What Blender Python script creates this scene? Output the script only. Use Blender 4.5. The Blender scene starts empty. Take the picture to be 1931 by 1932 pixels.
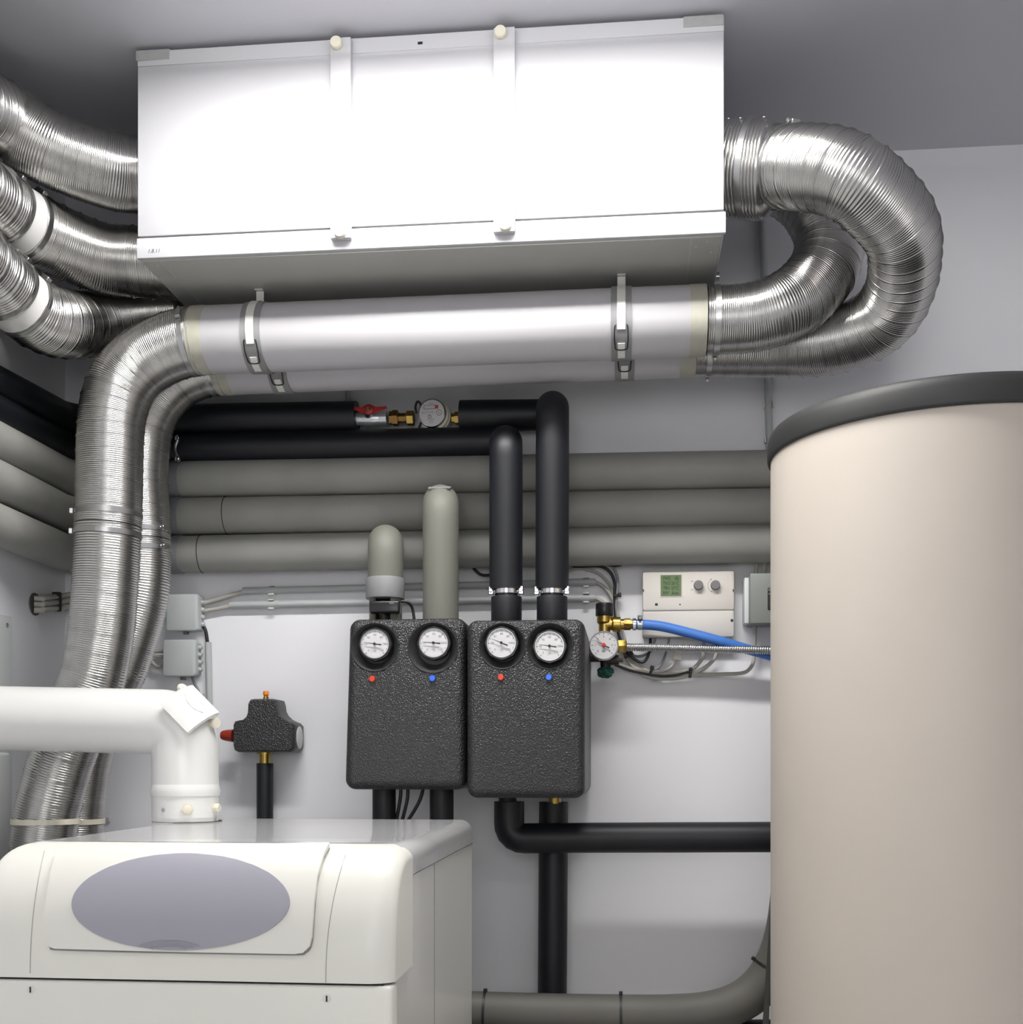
import bpy, bmesh, math, random
from math import sin, cos, pi, sqrt, atan2, radians
from mathutils import Vector, Matrix, noise
random.seed(7)
S = bpy.context.scene
COL = S.collection
V = Vector

# ------------------------------------------------------------------ camera model
F, CX, HY, TH, ZC = 2205.0, 965.5, 1435.0, math.atan(219.5/2205.0), 1.05
CT, ST = cos(TH), sin(TH)
def ratio(px):
    xc = (px-CX)/F
    return (xc*CT-ST)/(xc*ST+CT)
def depth(X, Y): return -ST*X+CT*Y
def P(px, py, Y):
    X = ratio(px)*Y
    return V((X, Y, ZC+(HY-py)/F*depth(X, Y)))
def mpp(px, Y): return depth(ratio(px)*Y, Y)/F      # metres per pixel
cam = bpy.data.cameras.new('camera'); co = bpy.data.objects.new('camera', cam); COL.objects.link(co)
co.location = (0, 0, ZC); co.rotation_euler = (pi/2, 0, TH)
cam.sensor_width = 36; cam.sensor_fit = 'HORIZONTAL'; cam.lens = 36*F/1931
cam.shift_x = 0; cam.shift_y = (HY-966)/1931.0
cam.clip_start = .02
S.camera = co

# ------------------------------------------------------------------ materials
def mat(name, col, rough=.5, metal=0., bump=0., bscale=200., var=0., vscale=8., spec=.5, coat=0., kind='noise', col2=None, bdist=.002):
    m = bpy.data.materials.new(name); m.use_nodes = True
    nt = m.node_tree; b = nt.nodes['Principled BSDF']
    b.inputs['Base Color'].default_value = (*col, 1)
    b.inputs['Roughness'].default_value = rough
    b.inputs['Metallic'].default_value = metal
    b.inputs['Specular IOR Level'].default_value = spec
    b.inputs['Coat Weight'].default_value = coat
    tc = nt.nodes.new('ShaderNodeTexCoord')
    if var > 0:
        n = nt.nodes.new('ShaderNodeTexNoise'); n.inputs['Scale'].default_value = vscale; n.inputs['Detail'].default_value = 5
        nt.links.new(tc.outputs['Object'], n.inputs['Vector'])
        r = nt.nodes.new('ShaderNodeValToRGB')
        r.color_ramp.elements[0].position = .3; r.color_ramp.elements[1].position = .7
        c2 = col2 or tuple(max(0, c*(1-var)) for c in col)
        r.color_ramp.elements[0].color = (*c2, 1); r.color_ramp.elements[1].color = (*col, 1)
        nt.links.new(n.outputs['Fac'], r.inputs['Fac']); nt.links.new(r.outputs['Color'], b.inputs['Base Color'])
    if bump > 0:
        if kind == 'voronoi':
            n = nt.nodes.new('ShaderNodeTexVoronoi'); n.inputs['Scale'].default_value = bscale; out = n.outputs['Distance']
        else:
            n = nt.nodes.new('ShaderNodeTexNoise'); n.inputs['Scale'].default_value = bscale; n.inputs['Detail'].default_value = 4; out = n.outputs['Fac']
        nt.links.new(tc.outputs['Object'], n.inputs['Vector'])
        bp = nt.nodes.new('ShaderNodeBump'); bp.inputs['Strength'].default_value = bump; bp.inputs['Distance'].default_value = bdist
        nt.links.new(out, bp.inputs['Height']); nt.links.new(bp.outputs['Normal'], b.inputs['Normal'])
    return m
def emat(name, col, s):
    m = bpy.data.materials.new(name); m.use_nodes = True
    b = m.node_tree.nodes['Principled BSDF']
    b.inputs['Base Color'].default_value = (*col, 1)
    b.inputs['Emission Color'].default_value = (*col, 1); b.inputs['Emission Strength'].default_value = s
    return m
M = dict(
 wall=mat('painted wall', (.80,.80,.83), .75, bump=.15, bscale=60, bdist=.002),
 ceil=mat('painted ceiling', (.60,.60,.64), .8, bump=.15, bscale=40, bdist=.002),
 floor=mat('grey floor paint', (.52,.52,.51), .5, var=.1, vscale=5),
 door=mat('door paint', (.55,.55,.55), .5),
 unit=mat('white powder coat', (.57,.57,.595), .42, bump=.04, bscale=500),
 unitb=mat('galvanised underside', (.50,.50,.47), .5, var=.06, vscale=4),
 alu=mat('aluminium foil duct', (.58,.57,.555), .24, 1., var=.08, vscale=30),
 steel=mat('zinc steel', (.50,.50,.50), .28, 1.),
 chrome=mat('chrome', (.8,.8,.82), .12, 1.),
 whitepipe=mat('white lacquered duct', (.52,.51,.53), .34, spec=.5),
 whitecup=mat('white coupling', (.80,.79,.78), .4),
 tape=mat('yellowed tape', (.46,.45,.375), .45, var=.12, vscale=40),
 duct_tape=mat('grey tape', (.40,.40,.40), .4, var=.12, vscale=60),
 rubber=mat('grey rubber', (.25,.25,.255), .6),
 strap=mat('white metal strap', (.74,.73,.69), .35),
 black=mat('black foam', (.0075,.0085,.012), .48, bump=.1, bscale=300, bdist=.0006, spec=.45),
 riser=mat('light-balanced olive foam', (.17,.17,.145), .55, bump=.1, bscale=150, bdist=.001, var=.12, vscale=7, spec=.4),  # olive is its own; extra darkness in the colour offsets the direct light
 grey=mat('grey foam', (.35,.35,.325), .55, bump=.1, bscale=150, bdist=.001, var=.14, vscale=7, spec=.4),
 greyb=mat('bluish grey sleeve', (.23,.235,.255), .5, var=.1, vscale=10),
 greylight=mat('light grey collar', (.24,.245,.25), .5, var=.1, vscale=20),
 greydark=mat('dark grey foam', (.105,.10,.088), .6, bump=.1, bscale=150, bdist=.001, var=.12, vscale=7),
 seam=mat('black seam', (.01,.01,.01), .8),
 recess=mat('smooth dark recess', (.035,.035,.035), .5),
 epp=mat('black expanded foam shell', (.0125,.013,.014), .34, bump=1.0, bscale=330, kind='voronoi', bdist=.0016, spec=.7),
 plastic=mat('black plastic', (.012,.012,.014), .3),
 white=mat('dial white', (.60,.59,.60), .35),
 ink=mat('black ink', (.02,.02,.025), .6),
 inkgrey=mat('grey ink', (.22,.2,.22), .6),
 red=mat('red plastic', (.62,.045,.02), .35),
 redlever=mat('red lacquer', (.36,.015,.012), .4),
 darkred=mat('dark red knob', (.30,.028,.012), .4),
 blue=mat('blue plastic', (.035,.14,.72), .35),
 hose=mat('blue rubber hose', (.055,.19,.60), .45),
 orange=mat('orange cap', (.85,.20,.015), .4),
 brass=mat('brass', (.52,.36,.10), .33, 1., var=.25, vscale=60),
 brassd=mat('dark brass', (.30,.18,.06), .4, 1., var=.3, vscale=60),
 valve=mat('nickel valve', (.62,.64,.66), .3, .7),
 verdigris=mat('verdigris', (.03,.20,.16), .8, var=.8, vscale=130, col2=(.012,.02,.02), bump=1., bscale=200, bdist=.004),
 darkvalve=mat('dark valve', (.03,.025,.022), .5, var=.4, vscale=80),
 tank=mat('beige tank jacket', (.56,.505,.445), .55, bump=.12, bscale=260, bdist=.0008, var=.04, vscale=5),
 lid=mat('dark grey lid', (.025,.026,.026), .55, bump=.15, bscale=150, bdist=.0008, var=.15, vscale=6),
 boilertop=mat('glossy boiler top', (.74,.74,.75), .10, spec=.4, coat=.15),
 boiler=mat('ivory boiler coat', (.78,.775,.735), .22, spec=.5, coat=.25),
 hood=mat('ivory plastic hood', (.80,.79,.73), .33),
 badge=mat('lilac grey panel', (.35,.345,.395), .4),
 flue=mat('white enamel flue', (.74,.74,.72), .3, coat=.15),
 cream=mat('cream plastic', (.74,.70,.58), .4),
 ctrl=mat('beige controller case', (.64,.605,.56), .45),
 ctrl2=mat('beige controller flap', (.60,.57,.53), .45),
 lcd=mat('green display', (.095,.165,.05), .25),
 knob=mat('grey knob', (.19,.175,.18), .5),
 jbox=mat('grey junction box', (.46,.49,.49), .45),
 conduit=mat('grey conduit', (.44,.46,.46), .4),
 cable=mat('grey cable', (.44,.425,.385), .5),
 cabled=mat('blue grey cable', (.24,.25,.28), .45),
 cableb=mat('black cable', (.01,.01,.012), .4),
 tie=mat('black cable tie', (.008,.008,.008), .5),
 isol=mat('green grey switch box', (.215,.235,.215), .45),
 panel=mat('pale panel', (.66,.68,.68), .5),
 board=mat('dark board', (.035,.036,.032), .6),
)

# ------------------------------------------------------------------ object helpers
def offset_of(parent):
    o = V((0,0,0))
    while parent is not None:
        o += V(parent.location); parent = parent.parent
    return o
def fin(bm, ang=38):
    bmesh.ops.recalc_face_normals(bm, faces=bm.faces[:])
    a = radians(ang)
    for f in bm.faces: f.smooth = True
    for e in bm.edges:
        if len(e.link_faces) == 2 and e.calc_face_angle(0) > a: e.smooth = False
def obj(name, bm, m, parent=None, label=None, ang=38, recalc=True, origin=None):
    if recalc: fin(bm, ang)
    else:
        for f in bm.faces: f.smooth = True
    off = offset_of(parent)
    if origin is not None: off = off+V(origin)
    bmesh.ops.translate(bm, verts=bm.verts[:], vec=-off)
    me = bpy.data.meshes.new(name); bm.to_mesh(me); bm.free()
    o = bpy.data.objects.new(name, me); COL.objects.link(o)
    for x in (m if isinstance(m, (list, tuple)) else [m]): me.materials.append(M[x])
    if parent is not None: o.parent = parent
    if origin is not None: o.location = origin
    if label: o['label'] = label
    return o
def tag(o, label, cat, group=None):
    o['label'] = label; o['category'] = cat
    if group: o['group'] = group
    return o
def thing(name, label, cat, loc, group=None):
    o = bpy.data.objects.new(name, None); COL.objects.link(o); o.location = loc; o.empty_display_size = .05
    return tag(o, label, cat, group)
def single(name, bm, m, label, cat, origin, group=None, **k):
    return tag(obj(name, bm, m, None, origin=origin, **k), label, cat, group)
def struct(name, bm, m):
    o = obj(name, bm, m); o['kind'] = 'structure'; return o
def nb(): return bmesh.new()

# ------------------------------------------------------------------ shape helpers
def box(bm, lo, hi, bev=0, seg=2):
    lo, hi = V(lo), V(hi)
    t = nb(); bmesh.ops.create_cube(t, size=1)
    c = (lo+hi)/2; s = hi-lo
    for v in t.verts: v.co = V((v.co.x*s.x, v.co.y*s.y, v.co.z*s.z))+c
    if bev > 0: bmesh.ops.bevel(t, geom=t.edges[:]+t.verts[:], offset=bev, segments=seg, profile=.5, affect='EDGES')
    merge(bm, t)
def merge(bm, t, mtx=None):
    if mtx is not None: bmesh.ops.transform(t, matrix=mtx, verts=t.verts[:])
    me = bpy.data.meshes.new('tmp'); t.to_mesh(me); t.free(); bm.from_mesh(me); bpy.data.meshes.remove(me)
def obox(bm, c, ax, ay, az, bev=0, seg=2):
    """box with half-extent vectors ax ay az"""
    t = nb(); bmesh.ops.create_cube(t, size=2)
    sx, sy, sz = ax.length, ay.length, az.length
    for v in t.verts: v.co = V((v.co.x*sx, v.co.y*sy, v.co.z*sz))
    if bev > 0: bmesh.ops.bevel(t, geom=t.edges[:]+t.verts[:], offset=bev, segments=seg, profile=.5, affect='EDGES')
    m = Matrix((ax.normalized(), ay.normalized(), az.normalized())).transposed().to_4x4(); m.translation = c
    merge(bm, t, m)
def frame(d):
    d = d.normalized(); a = V((0,0,1)) if abs(d.z) < .9 else V((0,1,0))
    u = d.cross(a).normalized(); return u, u.cross(d).normalized()*-1 if False else d.cross(u).normalized()
def lathe(bm, p, d, prof, n=32, caps=True, hexa=False):
    """profile [(s, r)] along direction d from p"""
    p, d = V(p), V(d).normalized(); u, w = frame(d); rings = []
    for s, r in prof:
        rings.append([bm.verts.new(p+d*s+(u*cos(2*pi*k/n)+w*sin(2*pi*k/n))*r) for k in range(n)])
    for a, b in zip(rings, rings[1:]):
        for k in range(n): bm.faces.new((a[k], a[(k+1)%n], b[(k+1)%n], b[k]))
    if caps:
        if prof[0][1] > 1e-6: bm.faces.new(rings[0][::-1])
        if prof[-1][1] > 1e-6: bm.faces.new(rings[-1])
def cyl(bm, a, b, r, n=24, bev=0):
    a, b = V(a), V(b); L = (b-a).length
    if bev: prof = [(0, r-bev), (bev*.3, r-bev*.3), (bev, r), (L-bev, r), (L-bev*.3, r-bev*.3), (L, r-bev)]
    else: prof = [(0, r), (L, r)]
    lathe(bm, a, b-a, prof, n)
def ringband(bm, c, d, r0, r1, w, n=48):
    """annular band, width w along d, between radii r0<r1"""
    d = V(d).normalized(); c = V(c)
    lathe(bm, c-d*w/2, d, [(0, r0), (0, r1), (w, r1), (w, r0), (0, r0)], n, caps=False)
def catmull(pts, n=14):
    out = []
    q = [pts[0]*2-pts[1]]+list(pts)+[pts[-1]*2-pts[-2]]
    for i in range(1, len(q)-2):
        p0, p1, p2, p3 = q[i-1:i+3]
        for k in range(n):
            t = k/n
            out.append(.5*((2*p1)+(p2-p0)*t+(2*p0-5*p1+4*p2-p3)*t*t+(3*p1-p0-3*p2+p3)*t**3))
    out.append(q[-2]); return out
def resample(pts, ds):
    acc = [0]
    for a, b in zip(pts, pts[1:]): acc.append(acc[-1]+(b[:3]-a[:3] if False else V(b[:3])-V(a[:3])).length)
    L = acc[-1]; out = []; j = 0
    for s in ds:
        s = min(max(s, 0), L)
        while j < len(acc)-2 and acc[j+1] < s: j += 1
        t = (s-acc[j])/max(1e-9, acc[j+1]-acc[j])
        out.append(pts[j].lerp(pts[j+1], t))
    return out, L
def length(pts): return sum((V(b[:3])-V(a[:3])).length for a, b in zip(pts, pts[1:]))
def sweep(bm, pts, rad, n=24, caps=True, upv=None):
    """tube through points (Vector3) with radius list/number; parallel transport"""
    N = len(pts); rad = rad if isinstance(rad, (list, tuple)) else [rad]*N
    tang = []
    for i in range(N):
        d = pts[min(i+1, N-1)]-pts[max(i-1, 0)]
        tang.append(d.normalized() if d.length > 1e-9 else (tang[-1] if tang else V((1,0,0))))
    u = frame(tang[0])[0]; rings = []
    for i in range(N):
        t = tang[i]; u = (u-t*u.dot(t)).normalized(); w = t.cross(u)
        rings.append([bm.verts.new(pts[i]+(u*cos(2*pi*k/n)+w*sin(2*pi*k/n))*rad[i]) for k in range(n)])
    for a, b in zip(rings, rings[1:]):
        for k in range(n): bm.faces.new((a[k], b[k], b[(k+1)%n], a[(k+1)%n]))
    if caps: bm.faces.new(rings[0]); bm.faces.new(rings[-1][::-1])
    return tang
def fillet(pts, r, n=10):
    out = [pts[0]]
    for i in range(1, len(pts)-1):
        a, b, c = pts[i-1], pts[i], pts[i+1]
        d1, d2 = (a-b).normalized(), (c-b).normalized()
        ang = d1.angle(d2)
        if ang > pi-.02: out.append(b); continue
        rr = r[i-1] if isinstance(r, (list, tuple)) else r
        t = min(rr/math.tan(ang/2), (a-b).length*.49 if i > 1 else (a-b).length*.98, (c-b).length*.49 if i < len(pts)-2 else (c-b).length*.98)
        rr = t*math.tan(ang/2)
        ctr = b+(d1+d2).normalized()*(rr/sin(ang/2))
        s, e = (b+d1*t)-ctr, (b+d2*t)-ctr
        tot = s.angle(e)
        for k in range(n+1):
            f = k/n
            v = (s*sin((1-f)*tot)+e*sin(f*tot))/sin(tot)
            out.append(ctr+v)
    out.append(pts[-1]); return out
def foam(bm, pts, r, fil=.045, n=36, wob=.012, step=.012, sd=0.):
    """insulated pipe with very slightly uneven thickness"""
    p = fillet(pts, fil); L = length(p); m = max(2, int(L/step))
    p, _ = resample(p, [L*k/m for k in range(m+1)])
    rad = [r*(1+wob*noise.noise(V((k*step*6+sd*17.3, sd, .3)))) for k in range(m+1)]
    sweep(bm, p, rad, n)
def cab(bm, pts, r, n=10, sm=10):
    sweep(bm, catmull([P(*p) for p in pts], sm), r, n)
def text(bm, s, size, origin, right=V((1,0,0)), up=V((0,0,1)), align='CENTER', sx=1., lift=0.0004, slant=0):
    cu = bpy.data.curves.new('t', 'FONT'); cu.body = s; cu.size = size; cu.align_x = align; cu.align_y = 'CENTER'; cu.shear = slant
    cu.resolution_u = 3
    o = bpy.data.objects.new('t', cu); COL.objects.link(o)
    dg = bpy.context.evaluated_depsgraph_get()
    me = bpy.data.meshes.new_from_object(o.evaluated_get(dg))
    nrm = right.cross(up)
    for v in me.vertices:
        x, y = v.co.x*sx, v.co.y
        v.co = V(origin)+right*x+up*y+nrm*lift
    bm.from_mesh(me); bpy.data.meshes.remove(me)
    bpy.data.objects.remove(o); bpy.data.curves.remove(cu)
def plate(bm, pts, th, direction=V((0,-1,0))):
    """extrude polygon pts (front) backwards by th"""
    f = [bm.verts.new(p) for p in pts]; b = [bm.verts.new(p-direction*th) for p in pts]
    n = len(pts)
    bm.faces.new(f); bm.faces.new(b[::-1])
    for k in range(n): bm.faces.new((f[k], b[k], b[(k+1)%n], f[(k+1)%n]))
def rrect(x0, x1, z0, z1, r, n=6):
    out = []
    for cx, cz, a in ((x1-r, z1-r, 0), (x0+r, z1-r, 90), (x0+r, z0+r, 180), (x1-r, z0+r, 270)):
        for k in range(n+1):
            t = radians(a+90*k/n); out.append((cx+r*cos(t), cz+r*sin(t)))
    return out

# ------------------------------------------------------------------ room
YBOX = 2.285
ZBT = P(800, 64, YBOX).z                   # top of the ventilation unit
ZCE = ZBT+.010                             # ceiling
lo_, hi_ = 2.4, 3.2
for _ in range(40):
    D = (lo_+hi_)/2
    y = HY-F*(ZCE-ZC)/depth(ratio(1800)*D, D)
    if y < 279: lo_ = D
    else: hi_ = D
XL = ratio(123)*D
XR, YB = 1.75, -1.5
YP = D-.047                                # axis of the pipes on the back wall
def slab(name, lo, hi, m):
    b = nb(); box(b, lo, hi); return struct(name, b, m)
slab('wall_back', (XL-.1, D, -.1), (XR+.1, D+.1, ZCE+.1), 'wall')
slab('wall_left', (XL-.1, YB, -.1), (XL, D, ZCE+.1), 'wall')
slab('wall_right', (XR, YB, -.1), (XR+.1, D, ZCE+.1), 'wall')
slab('wall_front', (XL-.1, YB-.1, -.1), (XR+.1, YB, ZCE+.1), 'wall')
slab('floor', (XL, YB, -.1), (XR, D, 0), 'floor')
slab('ceiling', (XL, YB, ZCE), (XR, D, ZCE+.1), 'ceil')

# ------------------------------------------------------------------ ventilation unit
x0, x1 = P(259.5, 300, YBOX).x, P(1367, 300, YBOX).x
zb, zt = (P(262, 485, YBOX).z+P(1367, 441, YBOX).z)/2, ZBT
YBK = D-.005
unit = thing('ventilation_unit', 'long white sheet metal ventilation unit hung under the ceiling', 'ventilation unit', (x0, YBOX, zb))
b = nb(); box(b, (x0, YBOX+.006, zb), (x1, YBK, zt-.002), .002, 1); 
obj('casing', b, 'unit', unit)
zs = P(800, 425, YBOX).z                    # seam under the door panel
zr = zt-.033
b = nb(); box(b, (x0+.002, YBOX-.004, zs+.002), (x1-.001, YBOX+.008, zr), .002, 2); obj('front_panel', b, 'unit', unit)
b = nb(); box(b, (x0-.001, YBOX-.002, zb-.001), (x1+.003, YBOX+.008, zs-.0005), .0015, 2); obj('bottom_rail', b, 'unit', unit)
b = nb(); box(b, (x0, YBOX-.001, zr+.001), (x1, YBOX+.008, zt), .0015, 1); obj('top_rail', b, 'unit', unit)
b = nb(); box(b, (x0+.004, YBOX+.010, zb-.0035), (x1-.004, YBK, zb+.001), .001, 1); obj('bottom_plate', b, 'unitb', unit, 'grey underside plate')
for px in (300, 1306):
    b = nb(); X = P(px, 470, YBOX).x; box(b, (X-.0012, YBOX+.012, zb-.0043), (X+.0012, YBK-.01, zb-.003)); obj('bottom_seam', b, 'unit', unit)
b = nb()
p = P(793, 81, YBOX-.0012); box(b, p+V((-.005,-.0006,-.0028)), p+V((.005,.002,.0028)), .0008, 1); obj('slot', b, 'seam', unit, 'small dark slot in the top rail')
for (pa, pb, ya, yb, ka, kb) in ((622, 661, 74, 449, (636,84), (643,440)), (930, 971, 54, 437, (945,64), (954,427))):
    q = YBOX-.016
    X0, X1 = P(pa+1, 300, q).x, P(pb+1, 300, q).x
    Zt, Zb = zt-.006, P((pa+pb)/2, yb, q).z
    b = nb(); box(b, (X0, q, Zb), (X1, YBOX-.003, Zt), .002, 2)
    s = obj('clamp_strip', b, 'unit', unit, 'vertical white strip with round screw caps')
    for (kx, ky) in (ka, kb):
        c = P(kx, ky, q)
        b = nb(); lathe(b, c+V((0,.001,0)), (0,-1,0), [(0,.0115),(.006,.0122),(.011,.0118),(.0125,.0105),(.0127,0)], 24, caps=False)
        obj('screw_cap', b, 'cream', s)
for (pa, pb, ya, yb_) in ((256, 320, 93, 113), (1290, 1366, 28, 48)):
    A, B = P(pa, (ya+yb_)/2, YBOX-.002), P(pb, (ya+yb_)/2, YBOX-.002)
    b = nb(); box(b, (A.x, YBOX-.0022, zt-.020), (B.x, YBOX+.03, zt+.0015), .001, 1)
    obj('corner_tape', b, 'duct_tape', unit, 'silvery grey tape over a top corner')
b = nb(); c = P(290, 474, YBOX-.0021); text(b, '1.8.11', .0115, c, slant=.25, sx=.95, align='CENTER')
obj('handwriting', b, 'ink', unit, 'handwritten 1.8.11', recalc=False)
b = nb(); c = P(1357, 522, D-.13); lathe(b, (x1-.004, c.y, c.z), (1,0,0), [(0,.010),(.004,.010),(.004,.008),(.018,.008),(.018,.0105),(.028,.0105),(.028,.006)], 18)
obj('drain_fitting', b, 'steel', unit)
for dx, dy in ((.03,.03),(.05,.05),(.02,.08)):
    for sx in (x0+dx, x1-dx):
        b = nb(); lathe(b, (sx, YBOX+dy, zb-.003), (0,0,-1), [(0,.003),(.0015,.003),(.002,.002)], 10); obj('rivet', b, 'unitb', unit)

# ------------------------------------------------------------------ flexible ducts
def ductpath(ctrl, n=24):
    """ctrl: (px, py, Y, width px) -> list of 4-vectors (x,y,z,r)"""
    q = []
    for c in ctrl:
        if c[0] == 'world':                      # continues out of sight into the left wall
            q.append(V((c[1], c[2], q[-1].z+c[3], q[-1][3]))); continue
        px, py, Y, w = c; p = P(px, py, Y); q.append(V((p.x, p.y, p.z, w/2*mpp(px, Y))))
    return catmull(q, n)
def corr(bm, path, pitch=.0040, amp=.0007, n=56, seam=7, ridge=1.8, s0=0., s1=None, sd=1., stretch=.25):
    L = length(path); s1 = L if s1 is None else s1
    ds, off = [], []
    s = s0; i = 0
    while s < s1:
        pt = pitch*(1+stretch*noise.noise(V((s*9, sd, 0))))
        big = (i % seam == 0)
        a = amp*(1+.25*noise.noise(V((s*40, sd*3, 1))))
        for k, h in ((0, -1), (.28, -.55), (.5, 1 + (ridge if big else 0)), (.72, -.55)):
            ds.append(s+pt*k); off.append(a*h)
        s += pt; i += 1
    pts, _ = resample(path, ds)
    p3 = [V(p[:3]) for p in pts]
    rad = [p[3]+o-amp*.6 for p, o in zip(pts, off)]
    N = len(p3); tang = []
    for i in range(N):
        d = p3[min(i+4, N-1)]-p3[max(i-4, 0)]; tang.append(d.normalized())
    u = frame(tang[0])[0]; rings = []
    for i in range(N):
        t = tang[i]; u = (u-t*u.dot(t)).normalized(); w = t.cross(u)
        q = i//4
        tilt = u*(.006*noise.noise(V((q*.31, sd, 5))))+w*(.006*noise.noise(V((q*.27, sd, 9))))
        r = rad[i]
        rg = []
        for k in range(n):
            a = 2*pi*k/n; dirv = u*cos(a)+w*sin(a)
            rr = r*(1+.0022*noise.noise(V((cos(a)*1.3+sd, sin(a)*1.3, ds[i]*7))))
            rg.append(bm.verts.new(p3[i]+dirv*rr+t*(dirv.dot(tilt)*r)))
        rings.append(rg)
    for a, b2 in zip(rings, rings[1:]):
        for k in range(n): bm.faces.new((a[k], b2[k], b2[(k+1)%n], a[(k+1)%n]))
    return L
def at_path(path, s):
    L = length(path); s = max(0, min(L, s))
    (a,), _ = resample(path, [s]); (b,), _ = resample(path, [min(L, s+.004)]); (c,), _ = resample(path, [max(0, s-.004)])
    return V(a[:3]), (V(b[:3])-V(c[:3])).normalized(), a[3]
def s_of(path, px, Yfix=None):
    """arc length where the path's projection is nearest the pixel (px,py)"""
    best = None; acc = 0; prev = None
    for p in path:
        q = V(p[:3])
        if prev is not None: acc += (q-prev).length
        prev = q
        d = depth(q.x, q.y); xx = CX+F*(CT*q.x+ST*q.y)/d; yy = HY-F*(q.z-ZC)/d
        e = (xx-px[0])**2+(yy-px[1])**2
        if best is None or e < best[0]: best = (e, acc)
    return best[1]
def hose_clamp(parent, c, t, r, screw_dir, name='hose_clamp'):
    b = nb(); ringband(b, c, t, r-.001, r+.0014, .011, 56)
    o = obj(name, b, 'steel', parent, 'steel worm drive band')
    d = (screw_dir-t*screw_dir.dot(t)).normalized(); e = t.cross(d)
    b = nb(); q = c+d*(r+.005)
    obox(b, q-e*.002, e*.011, t*.006, d*.004, .001, 1)
    lathe(b, q+e*.008, e, [(0,.0045),(.008,.0045),(.010,.003)], 12)
    obj('clamp_screw', b, 'steel', o)
def flex(label, ctrl, cat='duct', group='corrugated aluminium ducts', segs=None, **k):
    path = ductpath(ctrl)
    t = thing('flexible_duct', label, cat, V(path[0][:3]), group)
    L = length(path)
    for i, (a, b_) in enumerate(segs or [(0, L)]):
        kk = dict(k)
        if segs and i == 1: kk.update(pitch=.0053, amp=.0013, seam=9, ridge=.8, sd=k.get('sd', 1)+.5)
        b = nb(); corr(b, path, s0=a, s1=min(L, b_), **kk); obj('corrugated_hose', b, 'alu', t, recalc=False)
    return t, path, L

# upper left, three ducts leaving the unit
flex('uppermost corrugated aluminium duct at left, entering the ventilation unit near the ceiling',
     [(330,334,2.42,134),(257,330,2.41,136),(200,320,2.38,138),(100,284,2.33,136),(0,225,2.27,142),(-100,155,2.10,148),('world',-1.225,1.80,.01),('world',-1.195,1.60,0),('world',-1.275,1.495,0),('world',XL+.002,1.48,0)], sd=1.)
def coupled(label, ctrl, cpx, sd, w=.048):
    path = ductpath(ctrl); sc = s_of(path, cpx); L = length(path)
    t = thing('flexible_duct', label, 'duct', V(path[0][:3]), 'corrugated aluminium ducts')
    for i, (a, e) in enumerate(((0, sc-w*.5), (sc+w*.5, L))):
        b = nb(); corr(b, path, s0=a, s1=e, sd=sd+i, pitch=.0052 if i == 0 else .0078, amp=.0013 if i == 0 else .0019, stretch=.35); obj('corrugated_hose', b, 'alu', t, recalc=False)
    b = nb(); pts, _ = resample(path, [sc-w*.8+w*1.6*k/8 for k in range(9)])
    sweep(b, [V(p[:3]) for p in pts], [p[3]-.001 for p in pts], 56); obj('coupling_sleeve', b, 'whitecup', t, 'smooth white sleeve')
    for sg in (-1, 1):
        c, tg, r = at_path(path, sc+sg*(w*.5+.009)); hose_clamp(t, c, tg, r, V((.35,-.5,.75)))
    return t
coupled('middle corrugated aluminium duct at left, with a white sleeve between two clamps',
     [(345,503,2.50,122),(254,494,2.50,125),(181,484,2.47,127),(90,446,2.40,128),(33,414,2.33,128),(-20,372,2.24,128),(-90,305,2.1,132),('world',-1.225,1.80,.01),('world',-1.195,1.60,0),('world',-1.275,1.495,0),('world',XL+.002,1.48,0)], (26,410), 4.)
coupled('lowest corrugated aluminium duct at left, sagging, with a white sleeve between two clamps',
     [(345,584,2.645,104),(270,592,2.64,104),(205,604,2.60,106),(160,612,2.54,115),(120,611,2.46,123),(75,597,2.39,126),(33,566,2.33,126),(-10,522,2.25,128),(-60,470,2.15,130),('world',-1.225,1.80,.01),('world',-1.195,1.60,0),('world',-1.275,1.495,0),('world',XL+.002,1.48,0)], (27,560), 8.)
# left, two ducts dropping from the white pipes
YF1, YF2 = 2.46, 2.60
v1 = [(386,642,YF1,124),(345,648,YF1,124),(303,663,YF1,124),(262,689,YF1,125),(229,728,YF1-.005,125),(213,778,YF1-.01,123),(208,835,YF1-.01,122),(205,966,YF1-.01,122),(200,1081,YF1-.01,121),(193,1174,YF1-.01,122),(183,1240,YF1-.01,122),(169,1296,YF1-.01,121),(122,1416,YF1-.01,119),(100,1490,YF1-.01,119),(88,1540,YF1-.01,119),(81,1600,YF1-.01,119),(77,1690,YF1-.01,117),(76,1800,YF1-.01,117)]
path = ductpath(v1); sj = s_of(path, (204, 992)); L = length(path)
t, path, L = flex('wide corrugated aluminium duct bending from the front white pipe down at left', v1, segs=[(.012, sj-.001), (sj+.001, L)], sd=11., stretch=.3)
def inner_sleeve(t, path, sc, w=.05):
    b = nb(); pts, _ = resample(path, [sc-w/2+w*k/6 for k in range(7)]); sweep(b, [V(p[:3]) for p in pts], [p[3]-.0032 for p in pts], 48); obj('inner_sleeve', b, 'steel', t)
inner_sleeve(t, path, sj)
for s, d in ((.030, V((.2,-.8,.5))),(sj-.024, V((-1,-.35,.1))), (sj+.020, V((-1,-.35,.1)))):
    c, tg, r = at_path(path, s); hose_clamp(t, c, tg, r, d)
s = s_of(path, (86,1549)); c, tg, r = at_path(path, s)
b = nb(); ringband(b, c, V((0,0,1)), r+.0005, r+.003, .012); 
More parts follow.
